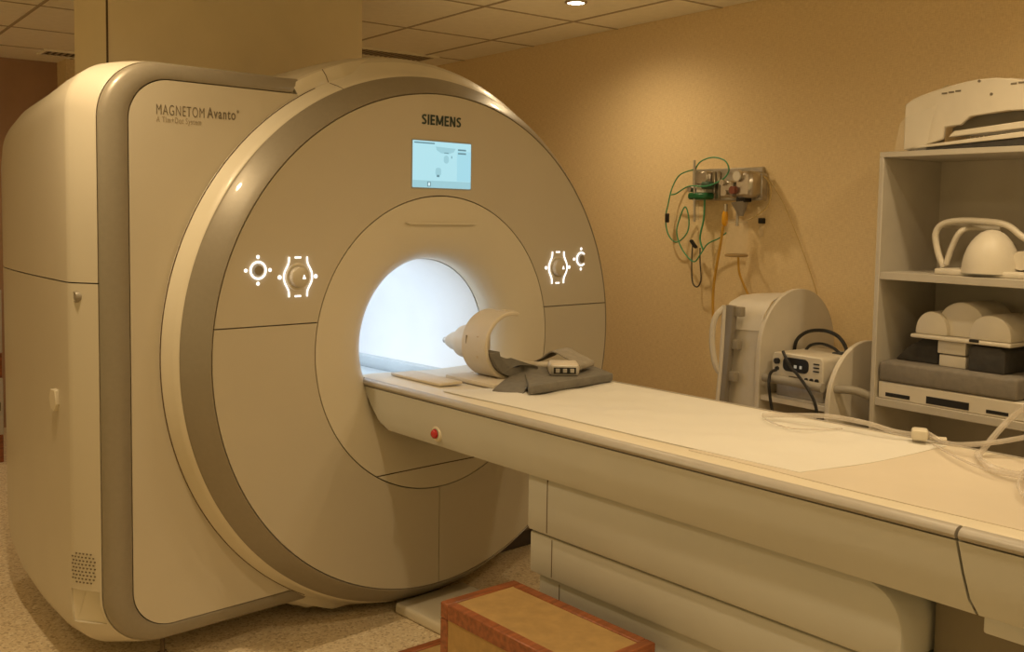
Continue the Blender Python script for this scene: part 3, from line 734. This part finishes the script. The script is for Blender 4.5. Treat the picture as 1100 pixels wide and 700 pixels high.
tread(.815, 1.372, .42, 'upper'); tread(.60, .812, .2, 'lower')

# ------------------------------------------------------------------ bookcase against the right wall
B = room(empty('bookcase', label='white open bookcase holding scanner coils against the right wall', cat='bookcase'))
BD, BS0, BS1, TH = .40, 1.165, 2.10, .018
ob('side_panel', box(lo=(-BD, -BS0-TH, 0), hi=(-.005, -BS0, 1.73), bev=.0015, seg=1), WHITE_P, B)
ob('side_panel', box(lo=(-BD, -BS1, 0), hi=(-.005, -BS1+TH, 1.73), bev=.0015, seg=1), WHITE_P, B)
ob('top_board', box(lo=(-BD, -BS1, 1.73), hi=(-.005, -BS0, 1.75), bev=.0015, seg=1), WHITE_P, B)
ob('back_panel', box(lo=(-.012, -BS1+TH, 0), hi=(-.004, -BS0-TH, 1.73)), WHITE_P, B)
for z in (1.285, .818, .38, .06): ob('shelf_board', box(lo=(-BD+.004, -BS1+TH, z), hi=(-.012, -BS0-TH, z+.028), bev=.0015, seg=1), WHITE_P, B)

# body array coil in a clear bag, on top of the bookcase
BC = room(empty('body_coil', label='white curved body coil with dark print lying on top of the bookcase', cat='scanner coil'))
ARCH = [(-p.y, p.z) for p in (wpx(a_, b_, .34) for a_, b_ in ((968, 118), (975, 106), (990, 99), (1010, 92), (1030, 86), (1050, 81.5), (1072, 79.5), (1092, 81), (1108, 85), (1135, 95), (1165, 112), (1200, 140)))]
def zarch(s):   # outline height of the coil along s, read off the photo at the coil's own distance
    for (a_, za_), (b_, zb_) in zip(ARCH, ARCH[1:]):
        if a_ <= s <= b_: return za_+(zb_-za_)*(s-a_)/(b_-a_)
    return ARCH[0][1] if s < ARCH[0][0] else ARCH[-1][1]
rings = []
for k in range(25):
    s = 1.24+k*.032
    zt = zarch(s); rings.append([(-.33, -s, zt-.05), (-.33+.02, -s, zt-.014), (-.25, -s, zt-.004), (-.12, -s, zt-.004), (-.06, -s, zt-.03), (-.06, -s, zt-.05), (-.12, -s, zt-.022), (-.25, -s, zt-.02), (-.30, -s, zt-.04)])
ob('coil_shell', loft(rings, cap0=True, cap1=True), COILW, BC, 60)
# front apron: hangs from the arch with a stepped cut-out
def apron(o=0):
    top = [(s, zarch(s)-.012) for s in [1.225+.03*k for k in range(27)]]
    bot = [(2.005, 1.78), (1.80, 1.78), (1.80, 1.865), (1.60, 1.872), (1.47, 1.862), (1.44, 1.835), (1.38, 1.832), (1.375, 1.79), (1.30, 1.768), (1.225, 1.758)]
    return [(-s, z) for s, z in top+bot]
ob('coil_apron', prism(apron(), -.345, -.330, 'X', .003, seg=1), COILW, BC)
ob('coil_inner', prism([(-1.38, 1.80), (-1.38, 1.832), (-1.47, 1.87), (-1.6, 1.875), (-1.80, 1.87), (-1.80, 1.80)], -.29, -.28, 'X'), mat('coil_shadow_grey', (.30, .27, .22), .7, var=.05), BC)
bs = Matrix.Rotation(0, 3, 'X')
ob('coil_base', prism([(-1.27, 1.760), (-1.30, 1.770), (-1.82, 1.812), (-1.84, 1.79)], -.36, -.05, 'X', .002, seg=1), COILW, BC)
ob('base_pad', prism([(-1.27, 1.7515), (-1.27, 1.757), (-1.84, 1.788), (-1.84, 1.7515)], -.355, -.05, 'X'), DARKF, BC)
ob('side_flange', box(lo=(-.32, -1.232, 1.752), hi=(-.08, -1.222, 1.905), bev=.003, seg=1), COILW, BC)
ob('front_strip', prism([(-1.40, 1.795), (-1.42, 1.815), (-1.80, 1.845), (-1.80, 1.82)], -.352, -.34, 'X', .002, seg=1), COILW, BC)
def dash(px0, px1, py, h=.006, d=.3465):
    n = 3
    for k in range(n):
        a, c = wpx(px0+(px1-px0)*(k+.08)/n, py-1.3*k, d), wpx(px0+(px1-px0)*(k+.86)/n, py-1.3*k, d)
        ob('print_mark', box(lo=(-d, c.y, a.z-h/2), hi=(-d+.004, a.y, a.z+h/2)), INK, BC)
dash(1011, 1033, 100.5); dash(1085, 1110, 90)
for px0, px1, py in ((1038, 1062, 149), (1071, 1098, 145)):
    for k in range(5):
        a, c = wpx(px0+(px1-px0)*k/5, py-.6*k, .354), wpx(px0+(px1-px0)*(k+.7)/5, py-.6*k, .354)
        ob('print_mark', box(lo=(-.3535, c.y, a.z-.004), hi=(-.350, a.y, a.z+.004)), INK, BC)
for px, py in ((1052, 87), (1065, 101)):
    a = wpx(px, py, .346); ob('rivet', cyl((-.3475, a.y, a.z), (-.344, a.y, a.z), .005, 12), INK, BC)
ob('clear_bag', loft([[(-.37, -1.205, 1.753), (-.36, -1.215, 1.85), (-.30, -1.235, 1.93), (-.12, -1.235, 1.93), (-.05, -1.21, 1.753)], [(-.372, -1.33, 1.753), (-.365, -1.35, 1.88), (-.30, -1.36, 1.985), (-.12, -1.36, 1.985), (-.05, -1.34, 1.753)]], closed=False), mat('bag_film', (.9, .85, .75), .25, alpha=.16, var=.02), BC)

# upper shelf: white coil with open frame and dome
ZS = 1.313
HCO = room(empty('open_frame_coil', label='white open-frame head coil with a dome on the upper shelf', cat='scanner coil'))
def wp(px, py, d): return wpx(px, py, d)
dA = .28
fr = [wp(1014, 287, dA), wp(1008, 272, dA), wp(1005, 252, dA), wp(1012, 241, dA), wp(1030, 237, dA), wp(1060, 238, dA), wp(1082, 242, dA), wp(1098, 254, dA), wp(1112, 262, dA)]
ob('frame_bar', tube(fr, .0115, 10), COILW, HCO)
ob('frame_bar', tube([wp(1016, 284, dA), wp(1024, 262, dA), wp(1033, 248, dA), wp(1048, 245, dA-.04), wp(1075, 246, dA-.06)], .0105, 10), COILW, HCO)
ob('frame_bar', tube([wp(1005, 252, dA), wp(1007, 262, dA-.1), wp(1012, 280, dA-.15)], .012, 10), COILW, HCO)
ob('frame_bar', tube([wp(1012, 241, dA), wp(1040, 243, dA-.14), wp(1075, 244, dA-.16)], .012, 10), COILW, HCO)
c = wp(1064, 289, .30)
dm = ball((0, 0, 0), 1, (.10, .092, .15), n=28); cut(dm, (0, 0, 0), (0, 0, 1)); bmesh.ops.translate(dm, vec=(c.x, c.y, ZS+.012), verts=dm.verts)
ob('dome', dm, COILW, HCO, 70)
ob('base', box(lo=(-.36, c.y-.16, ZS), hi=(-.10, wp(1013, 287, .3).y, ZS+.022), bev=.006), COILW, HCO)
c2 = wp(1098, 280, .3); ob('ear_pad', cyl((-.31, c2.y, c2.z), (-.19, c2.y, c2.z), .032, 24), COILW, HCO)

# middle shelf: white base tray, grey cushion, dark foam blocks, knee coil
ZM2 = .846
def sl(px, py, d): return -wpx(px, py, d).y
s0 = BS0+TH+.006; s1 = 1.80
TRY = room(empty('coil_base_tray', label='white slotted coil tray under the grey cushion on the middle shelf', cat='tray'))
bm = box(lo=(-.385, -s1, ZM2), hi=(-.05, -s0, ZM2+.062), bev=.004, seg=1); ob('tray_body', bm, COILW, TRY)
for px0, px1, z0, z1 in ((951, 977, .010, .024), (995, 1041, .008, .034), (1060, 1084, .010, .022)):
    a, c = sl(px0, 425, .386), sl(px1, 430, .386)
    ob('slot', box(lo=(-.3862, -c, ZM2+z0), hi=(-.36, -a, ZM2+z1)), BLACK, TRY)
o = room(ob('seat_cushion', box(lo=(-.388, -1.70, ZM2+.063), hi=(-.05, -s0-.0, ZM2+.138), bev=.012, seg=3), mat('cushion_grey', (.21, .185, .155), .9, var=.1, vscale=40, bump=.2, bscale=300)))
tag(o, 'flat grey foam cushion on the white tray of the middle shelf', 'cushion')
ZF = ZM2+.1385
blocks = [(1.235, 1.325, .09, 'black foam block left of the white knee coil'), (1.48, 1.60, .085, 'black foam block right under the white knee coil')]
o = room(ob('foam_wedge', prism([(-1.20, ZF), (-1.24, ZF+.045), (-1.31, ZF+.09), (-1.37, ZF+.09), (-1.37, ZF)], -.30, -.10, 'X', .006), DARKF)); tag(o, 'black foam wedge at the left of the white knee coil', 'foam block')
o = room(ob('foam_wedge', prism([(-1.50, ZF), (-1.50, ZF+.078), (-1.52, ZF+.088), (-1.61, ZF+.088), (-1.63, ZF+.075), (-1.63, ZF)], -.335, -.12, 'X', .006), DARKF)); tag(o, 'black foam block right of the white knee coil', 'foam block')
KC = room(empty('knee_coil', label='white domed knee coil on black foam on the middle shelf', cat='scanner coil'))
def halfdome(s_c, wdt, z0, h, d0, d1, nm, flat=0):
    pts = [(-(s_c-wdt/2), z0)]+[(-(s_c-wdt/2*math.cos(PI*j/18)), z0+h*math.sin(PI*j/18)**.8) for j in range(1, 18)]+[(-(s_c+wdt/2), z0)]
    return ob(nm, prism(pts, -d1, -d0, 'X', .008), COILW, KC)
ob('coil_foot', box(lo=(-.32, -1.485, ZF), hi=(-.12, -1.385, ZF+.042), bev=.004), COILW, KC)
ob('coil_foot', box(lo=(-.325, -1.485, ZF+.046), hi=(-.12, -1.380, ZF+.092), bev=.004), COILW, KC)
halfdome(1.355, .125, ZF+.108, .085, .12, .33, 'dome'); halfdome(1.455, .19, ZF+.108, .125, .10, .31, 'dome'); halfdome(1.57, .15, ZF+.108, .09, .12, .33, 'dome')
ob('rim', box(lo=(-.345, -1.65, ZF+.094), hi=(-.10, -1.285, ZF+.108), bev=.004), COILW, KC)
a = sl(1046, 357, .35); ob('latch', box((-.346, -a, ZF+.106), (.006, .035, .010), .003), BLACK, KC)

# ------------------------------------------------------------------ white side unit with rounded panels, next to the bookcase
UNITW = mat('unit_white', (.64, .585, .50), .5, var=.04, vscale=10)
UN = room(empty('side_unit', label='white wall unit with two round-topped side panels and a shelf', cat='cabinet'))
def round_panel(s, dep, ztop, rad, nm, th=.02):
    # in the (d, z) plane; front at d = dep, rounded top
    pts = [(-.01, 0), (-dep, 0)]+[(-(dep-rad+rad*math.cos(PI*j/24)), ztop-rad+rad*math.sin(PI*j/24)) for j in range(0, 25)]
    pts = [p for p in pts if p[0] <= -.009] 
    if pts[-1][0] < -.012: pts.append((-.01, pts[-1][1]))
    bm = prism([(x, z) for x, z in pts], -s-th, -s, 'Y', .002, seg=1)
    return ob(nm, bm, UNITW, UN)
round_panel(.71, .50, 1.215, .245, 'tall_panel')
round_panel(1.04, .50, 1.035, .24, 'low_panel')
ob('shelf', box(lo=(-.49, -1.04, .775), hi=(-.01, -.73, .797), bev=.002, seg=1), UNITW, UN)
ob('back_board', box(lo=(-.012, -1.04, .0), hi=(-.004, -.73, .775)), UNITW, UN)
ob('front_panel', box(lo=(-.475, -.712, 0), hi=(-.455, -.50, 1.06), bev=.003, seg=1), UNITW, UN)
ob('top_cover', loft([[(-.478, -.715, 1.05), (-.478, -.50, 1.04)], [(-.465, -.715, 1.11), (-.465, -.50, 1.10)], [(-.42, -.715, 1.165), (-.42, -.50, 1.15)], [(-.35, -.715, 1.195), (-.35, -.50, 1.175)], [(-.25, -.715, 1.20), (-.25, -.50, 1.18)], [(-.10, -.715, 1.14), (-.10, -.50, 1.13)], [(-.02, -.715, 1.03), (-.02, -.50, 1.02)]], closed=False), UNITW, UN, 60)
# slanted grey strut with three pegs and a loop handle, leaning at the front of the unit
SG = room(empty('support_strut', label='slanted grey metal strut with pegs and white loop handle leaning on the unit', cat='strut'))
pA, pB = wp(786, 328, .52), wp(775, 436, .52); dd = (pB-pA).normalized(); pB = pA+dd*((pA.z)/(-dd.z))
bm = box((0, 0, 0), (.03, .045, (pB-pA).length), .004); bmesh.ops.transform(bm, matrix=Matrix.Translation((pA+pB)/2) @ (pB-pA).to_track_quat('Z', 'Y').to_matrix().to_4x4(), verts=bm.verts)
ob('bar', bm, mat('strut_grey', (.25, .22, .18), .5, metal=.3, var=.06), SG)
for py in (334, 369, 403):
    p = wp(786-(py-328)*.10, py, .52); ob('peg', box((p.x+.012, p.y-.035, p.z), (.03, .035, .04), .004), mat('peg_grey', (.3, .26, .2), .6, var=.05), SG)
ob('edge_strip', tube([wp(779, 328, .53), wp(776, 380, .53), wp(771, 436, .53)], .012, 8), UNITW, SG)
ob('loop_handle', tube([wp(778, 330, .53), wp(770, 338, .55), wp(766, 350, .56), wp(765, 368, .56), wp(768, 390, .55), wp(773, 400, .53)], .012, 8), UNITW, SG)
# grey padded bar along the front of the shelf
o = room(ob('grey_roll', tube([wp(821, 405, .5), wp(850, 410, .5), wp(884, 417, .5)], .018, 12), mat('roll_grey', (.32, .29, .245), .6, var=.05)))
tag(o, 'grey padded roll lying on the front of the side unit shelf', 'roll')
o = room(ob('grey_hose', tube([wp(889, 418, .47), wp(905, 418, .45), wp(920, 420, .42), wp(936, 426, .38), wp(950, 431, .36)], .016, 10), mat('roll_grey', (.3, .3, .3))))
tag(o, 'short grey hose between the low rounded panel and the bookcase', 'hose')
# patient monitor
md = .46
a, c, e = wp(831, 403, md), wp(889, 411, md), wp(829, 379, md)
MS0, MS1 = -wp(829, 400, md).y, -wp(884, 400, md).y
MN = room(empty('patient_monitor', label='small white patient monitor with dark display on the side unit shelf', cat='monitor'))
mz0 = .853; mz1 = mz0+.12; mw = MS1-MS0
ob('body', prism(rrect(-MS1, -MS0, mz0, mz1, .02, 5), -md, -.2, 'X', .004, seg=1), COILW, MN)
ob('display', prism(rrect(-MS0-.175, -MS0-.055, mz0+.05, mz0+.105, .02, 5), -md-.003, -md+.004, 'X'), BLACK, MN)
ob('dial', cyl((-md-.012, -MS0-.028, mz0+.085), (-md, -MS0-.028, mz0+.085), .012, 16), BLACK, MN)
ob('dial', cyl((-md-.008, -MS0-.028, mz0+.055), (-md, -MS0-.028, mz0+.055), .008, 16), BLACK, MN)
for k in range(3): ob('indicator_bar', box((-md-.001, -MS1+.03, mz0+.065+k*.014), (.004, .026, .005)), BLACK, MN)
for k in range(3): ob('button', cyl((-md-.006, -MS1+.025+k*.024, mz0+.028), (-md, -MS1+.025+k*.024, mz0+.028), .009-.001*k, 14), BLACK, MN)
ob('key_label', box((-md-.001, -MS0-.11, mz0+.03), (.003, .05, .005)), INK, MN)
ob('cable_socket', box((-md-.012, -MS0-.045, mz0+.018), (.03, .05, .026), .006), STEEL, MN)
ob('display_digit', box((-md-.0035, -MS0-.115, mz0+.072), (.002, .012, .012)), mat('digit_dim', (.15, .14, .12), .5, emit=(.8, .7, .5), estr=.3, var=.02), MN)
ob('display_digit', box((-md-.0035, -MS0-.14, mz0+.072), (.002, .01, .012)), MATS['digit_dim'], MN)
ob('monitor_stand', box(lo=(-.44, -MS1+.01, .7975), hi=(-.22, -MS0-.01, mz0-.0005), bev=.003), STEEL, MN)
def wtube(nm, pts, r, m, label, cat, n=8):
    o = room(ob(nm, tube(pts, r, n, 6), m)); return tag(o, label, cat)
wtube('black_cable', [wp(853, 379, .30), wp(856, 365, .30), wp(868, 356, .28), wp(886, 355, .26), wp(900, 361, .26), wp(908, 372, .27), wp(908, 379, .3), wp(895, 380, .3)], .0075, BLACK, 'black cable arching in a large loop over the monitor', 'cable')
wtube('black_cable', [wp(864, 379, .30), wp(870, 371, .29), wp(882, 369, .28), wp(894, 373, .28), wp(902, 379, .3), wp(910, 384, .3)], .006, BLACK, 'black cable in a low arch just above the monitor', 'cable')
wtube('black_cable', [wp(841, 377, .475), wp(848, 392, .485), wp(858, 404, .53), wp(868, 418, .54), wp(875, 432, .54), wp(879, 450, .54)], .006, BLACK, 'black cable hanging diagonally across the monitor front', 'cable')
wtube('black_cable', [wp(834, 397, .475), wp(828, 400, .50), wp(826, 410, .535), wp(827, 425, .535), wp(831, 450, .535)], .006, BLACK, 'black cable dropping from the left end of the monitor', 'cable')

# ------------------------------------------------------------------ wall outlet rail with oxygen and suction fittings
GP = room(empty('gas_rail', label='grey metal medical gas rail fixed to the right wall', cat='gas panel'))
def wbox(px0, py0, px1, py1, d0, d1, bev=.003):
    a, c = wp(px0, py0, d1), wp(px1, py1, d1)
    return box(lo=(-d1, min(a.y, c.y), min(a.z, c.z)), hi=(-d0, max(a.y, c.y), max(a.z, c.z)), bev=bev, seg=1)
def wcyl(px, py, d0, d1, r, n=20, r2=None):
    a = wp(px, py, d1); return cyl((-d0, a.y, a.z), (-d1, a.y, a.z), r, n, r2)
ob('back_plate', wbox(744, 182, 818, 215, .0, .022), STEEL, GP)
ob('channel', wbox(764, 184, 767, 214, .022, .035), CHROME, GP)
ob('channel', wbox(770, 184, 772, 214, .022, .035), CHROME, GP)
ob('outlet_slot', wbox(809, 187, 812, 213, .02, .026), BLACK, GP)
ob('end_bracket', wbox(812, 186, 818, 215, .02, .06), STEEL, GP)
FM = room(empty('oxygen_flowmeter', label='oxygen flowmeter with thin upright tube and green collar', cat='flowmeter'))
a = wp(746, 172, .085); c = wp(746, 238, .085)
ob('meter_tube', cyl((-.085, a.y, a.z), (-.085, c.y, c.z), .006, 12), STEEL, FM)
ob('valve_block', wbox(747, 184, 759, 198, .022, .08, .006), CHROME, FM)
ob('valve_block', wbox(747, 199, 757, 208, .03, .09, .008), mat('valve_white', (.6, .57, .5), .3, var=.05), FM)
ob('control_wheel', wcyl(740, 203, .04, .09, .014), CHROME, FM)
ob('green_collar', wbox(738, 207, 758, 214, .03, .095, .008), GREEN2, FM)
ob('green_valve', wbox(752, 195, 761, 203, .05, .1, .008), mat('valve_green', (.05, .10, .07), .4, var=.1), FM)
a = wp(748, 216, .07); c = wp(748, 236, .07); ob('humidifier_tube', cyl((-.07, a.y, a.z), (-.07, c.y, c.z), .014, 16), CLEAR, FM)
SR = room(empty('suction_regulator', label='chrome suction regulator with round gauge on the gas rail', cat='regulator'))
ob('regulator_body', wbox(789, 184, 806, 212, .022, .13, .015), CHROME, SR)
g = wcyl(791, 189, .12, .145, .026); ob('gauge', g, CHROME, SR); ob('gauge_face', wcyl(791, 189, .145, .147, .021), mat('gauge_white', (.7, .67, .6), .3, var=.03), SR)
ob('knob', wcyl(786, 204, .10, .15, .018), mat('knob_red', (.2, .06, .04), .4, var=.1), SR)
ob('valve_body', wbox(773, 194, 786, 212, .03, .09, .008), CHROME, SR)
ob('valve_cap', wcyl(775, 196, .09, .11, .014), CHROME, SR); ob('valve_cap', wcyl(778, 207, .09, .115, .012), CHROME, SR)
ob('outlet_nut', wbox(790, 211, 800, 217, .05, .10, .004), BLACK, SR)
a, c = wp(795, 217, .08), wp(796, 232, .08); ob('jar_adapter', cyl((-.08, a.y, a.z), (-.08, c.y, c.z), .040, 20, .012), mat('adapter_grey', (.3, .27, .24), .4, var=.05), SR)
SJ = room(empty('suction_jar', label='clear suction jar hanging below the regulator', cat='jar'))
a, c = wp(792, 238, .08), wp(791, 275, .08)
ob('jar', lathe([(0, 0), (.046, 0), (.050, .006), (.050, a.z-c.z-.005), (.046, a.z-c.z), (.0, a.z-c.z)], (-.08, c.y, c.z), 28, 'Z'), CLEAR, SJ)
ob('jar_base_ring', lathe([(.048, -.003), (.053, 0), (.053, .008), (.048, .01), (.048, -.003)], (-.08, c.y, c.z), 28, 'Z'), mat('ring_amber', (.40, .27, .12), .4, var=.05), SJ)
ob('jar_lid', lathe([(0, .012), (.03, .012), (.051, .004), (.051, -.006), (0, -.006)], (-.08, a.y, a.z), 28, 'Z'), CLEAR, SJ)
ob('jar_stem', cyl((-.08, a.y, a.z+.05), (-.08, a.y, a.z-.02), .007, 10), STEEL, SJ)
a, c = wp(779.5, 226, .10), wp(778, 243, .10)
AF = room(empty('amber_filter', label='bright amber capsule filter above the yellow hose', cat='filter'))
ob('capsule', lathe([(0, .04), (.008, .036), (.014, .02), (.015, -.02), (.009, -.034), (0, -.038)], (-.10, (a.y+c.y)/2, (a.z+c.z)/2), 18, 'Z'), AMBER, AF)
ob('end_cap', cyl((-.10, a.y, a.z-.005), (-.10, a.y, a.z+.03), .009, 12), CHROME, AF)
wtube('yellow_hose', [wp(777, 243, .10), wp(774, 262, .09), wp(769, 290, .08), wp(766, 315, .07), wp(766, 345, .07)], .0065, YELLOW, 'thick yellow hose hanging from the amber filter', 'hose')
wtube('yellow_hose', [wp(793, 276, .08), wp(794, 292, .07), wp(799, 306, .06), wp(805, 320, .05), wp(808, 335, .04)], .0055, YELLOW, 'yellow hose hanging below the suction jar', 'hose')
wtube('yellow_hose', [wp(806, 184, .06), wp(822, 190, .05), wp(828, 205, .04), wp(824, 222, .05), wp(812, 232, .07), wp(803, 236, .08)], .003, mat('hose_pale', (.55, .40, .16), .4, var=.1), 'thin pale yellow hose looping right of the regulator', 'hose')
wtube('clear_line', [wp(824, 190, .03), wp(840, 215, .02), wp(855, 250, .015), wp(868, 285, .012), wp(878, 316, .012)], .002, mat('hose_pale', (1, 1, 1)), 'thin pale line hanging diagonally down the wall', 'line')
wtube('green_hose', [wp(746, 184, .07), wp(752, 174, .08), wp(765, 169, .08), wp(778, 172, .08), wp(783, 181, .08), wp(780, 189, .07), wp(772, 195, .09), wp(758, 200, .10), wp(740, 200, .09), wp(726, 208, .07), wp(720, 209, .06)], .0036, GREEN, 'green oxygen hose arching over the gas rail', 'hose')
wtube('green_hose', [wp(745, 182, .06), wp(730, 188, .05), wp(722, 202, .05), wp(718, 218, .05), wp(715, 235, .05), wp(718, 252, .05), wp(727, 260, .05), wp(738, 250, .05), wp(740, 235, .05), wp(736, 222, .06), wp(730, 235, .06), wp(727, 250, .06), wp(733, 268, .06), wp(745, 281, .06), wp(753, 272, .06), wp(760, 262, .06), wp(772, 256, .06), wp(780, 250, .07)], .0034, GREEN, 'long green oxygen hose coiled below the flowmeter', 'hose')
wtube('green_hose', [wp(757, 214, .07), wp(756, 235, .07), wp(752, 255, .06), wp(755, 268, .06)], .0045, GREEN, 'short straight green hose below the green collar', 'hose')
wtube('hanging_cord', [wp(744, 262, .05), wp(743, 285, .05), wp(744, 303, .05), wp(749, 308, .05), wp(753, 300, .05), wp(752, 280, .05), wp(752, 266, .05)], .0035, mat('cord_dark', (.06, .05, .04), .6, var=.1), 'dark cord loop hanging at the bottom of the green hose', 'cord')
o = room(ob('hose_connector', wbox(714, 229, 717, 239, .045, .06, .003), BLACK)); tag(o, 'small black connector on the green hose at the far left', 'connector')
o = room(ob('hose_clip', box((wp(745, 262, .065)), (.02, .05, .012), .003, rot=Matrix.Rotation(.8, 3, 'X')), BLACK)); tag(o, 'small black clip at the crossing of the green hoses', 'clip')
HK = room(empty('wall_hook', label='small black wall hook right of the suction jar', cat='hook'))
ob('hook_head', wbox(814, 234, 818, 240, .0, .03), BLACK, HK); ob('hook_tag', wbox(815, 240, 819, 254, .005, .012), CLEAR, HK)

# ------------------------------------------------------------------ cabinet at the far left, behind the scanner
cl = at_z(5, 497, 0)
CB = room(empty('drawer_cabinet', label='mahogany cabinet with white drawer fronts at the far left edge', cat='cabinet'))
lc = RMI @ cl
CB.location = cl
ht = CAM.z - (CAM.z)*( (320-240)/(497-240))
cw, cdp = .7, .45
ob('carcass', box(lo=(-cw, .02, 0), hi=(0, cdp, ht), bev=.004, seg=1), WOODR, CB)
for k, (z0, z1) in enumerate(((.165*ht, .49*ht), (.635*ht, .995*ht))):
    d_ = ob('drawer', box(lo=(-cw+.0, 0, z0), hi=(-.0, .02, z1), bev=.003, seg=1), WHITE_P, CB)
    ob('handle', box((-.3, -.012, (z0+z1)/2), (.14, .016, .016), .004), STEEL, d_)
    ob('drawer_label', box((-.03, -.0008, (z0+z1)/2), (.03, .002, .05)), INK, d_)
# things of one kind share a group phrase
GROUPS = {'infusion_tubing': 'clear tubing on the table', 'green_hose': 'green oxygen hoses', 'yellow_hose': 'yellow suction hoses', 'black_cable': 'black monitor cables',
          'paper_sheet': 'paper sheets on the table', 'foam_wedge': 'black foam blocks on the shelf', 'ceiling_vent': 'ceiling vents', 'grey_strap': 'grey straps on the table'}
for o in COL.objects:
    if o.parent is None and o.name.split('.')[0] in GROUPS: o['group'] = GROUPS[o.name.split('.')[0]]
bpy.context.view_layer.update()
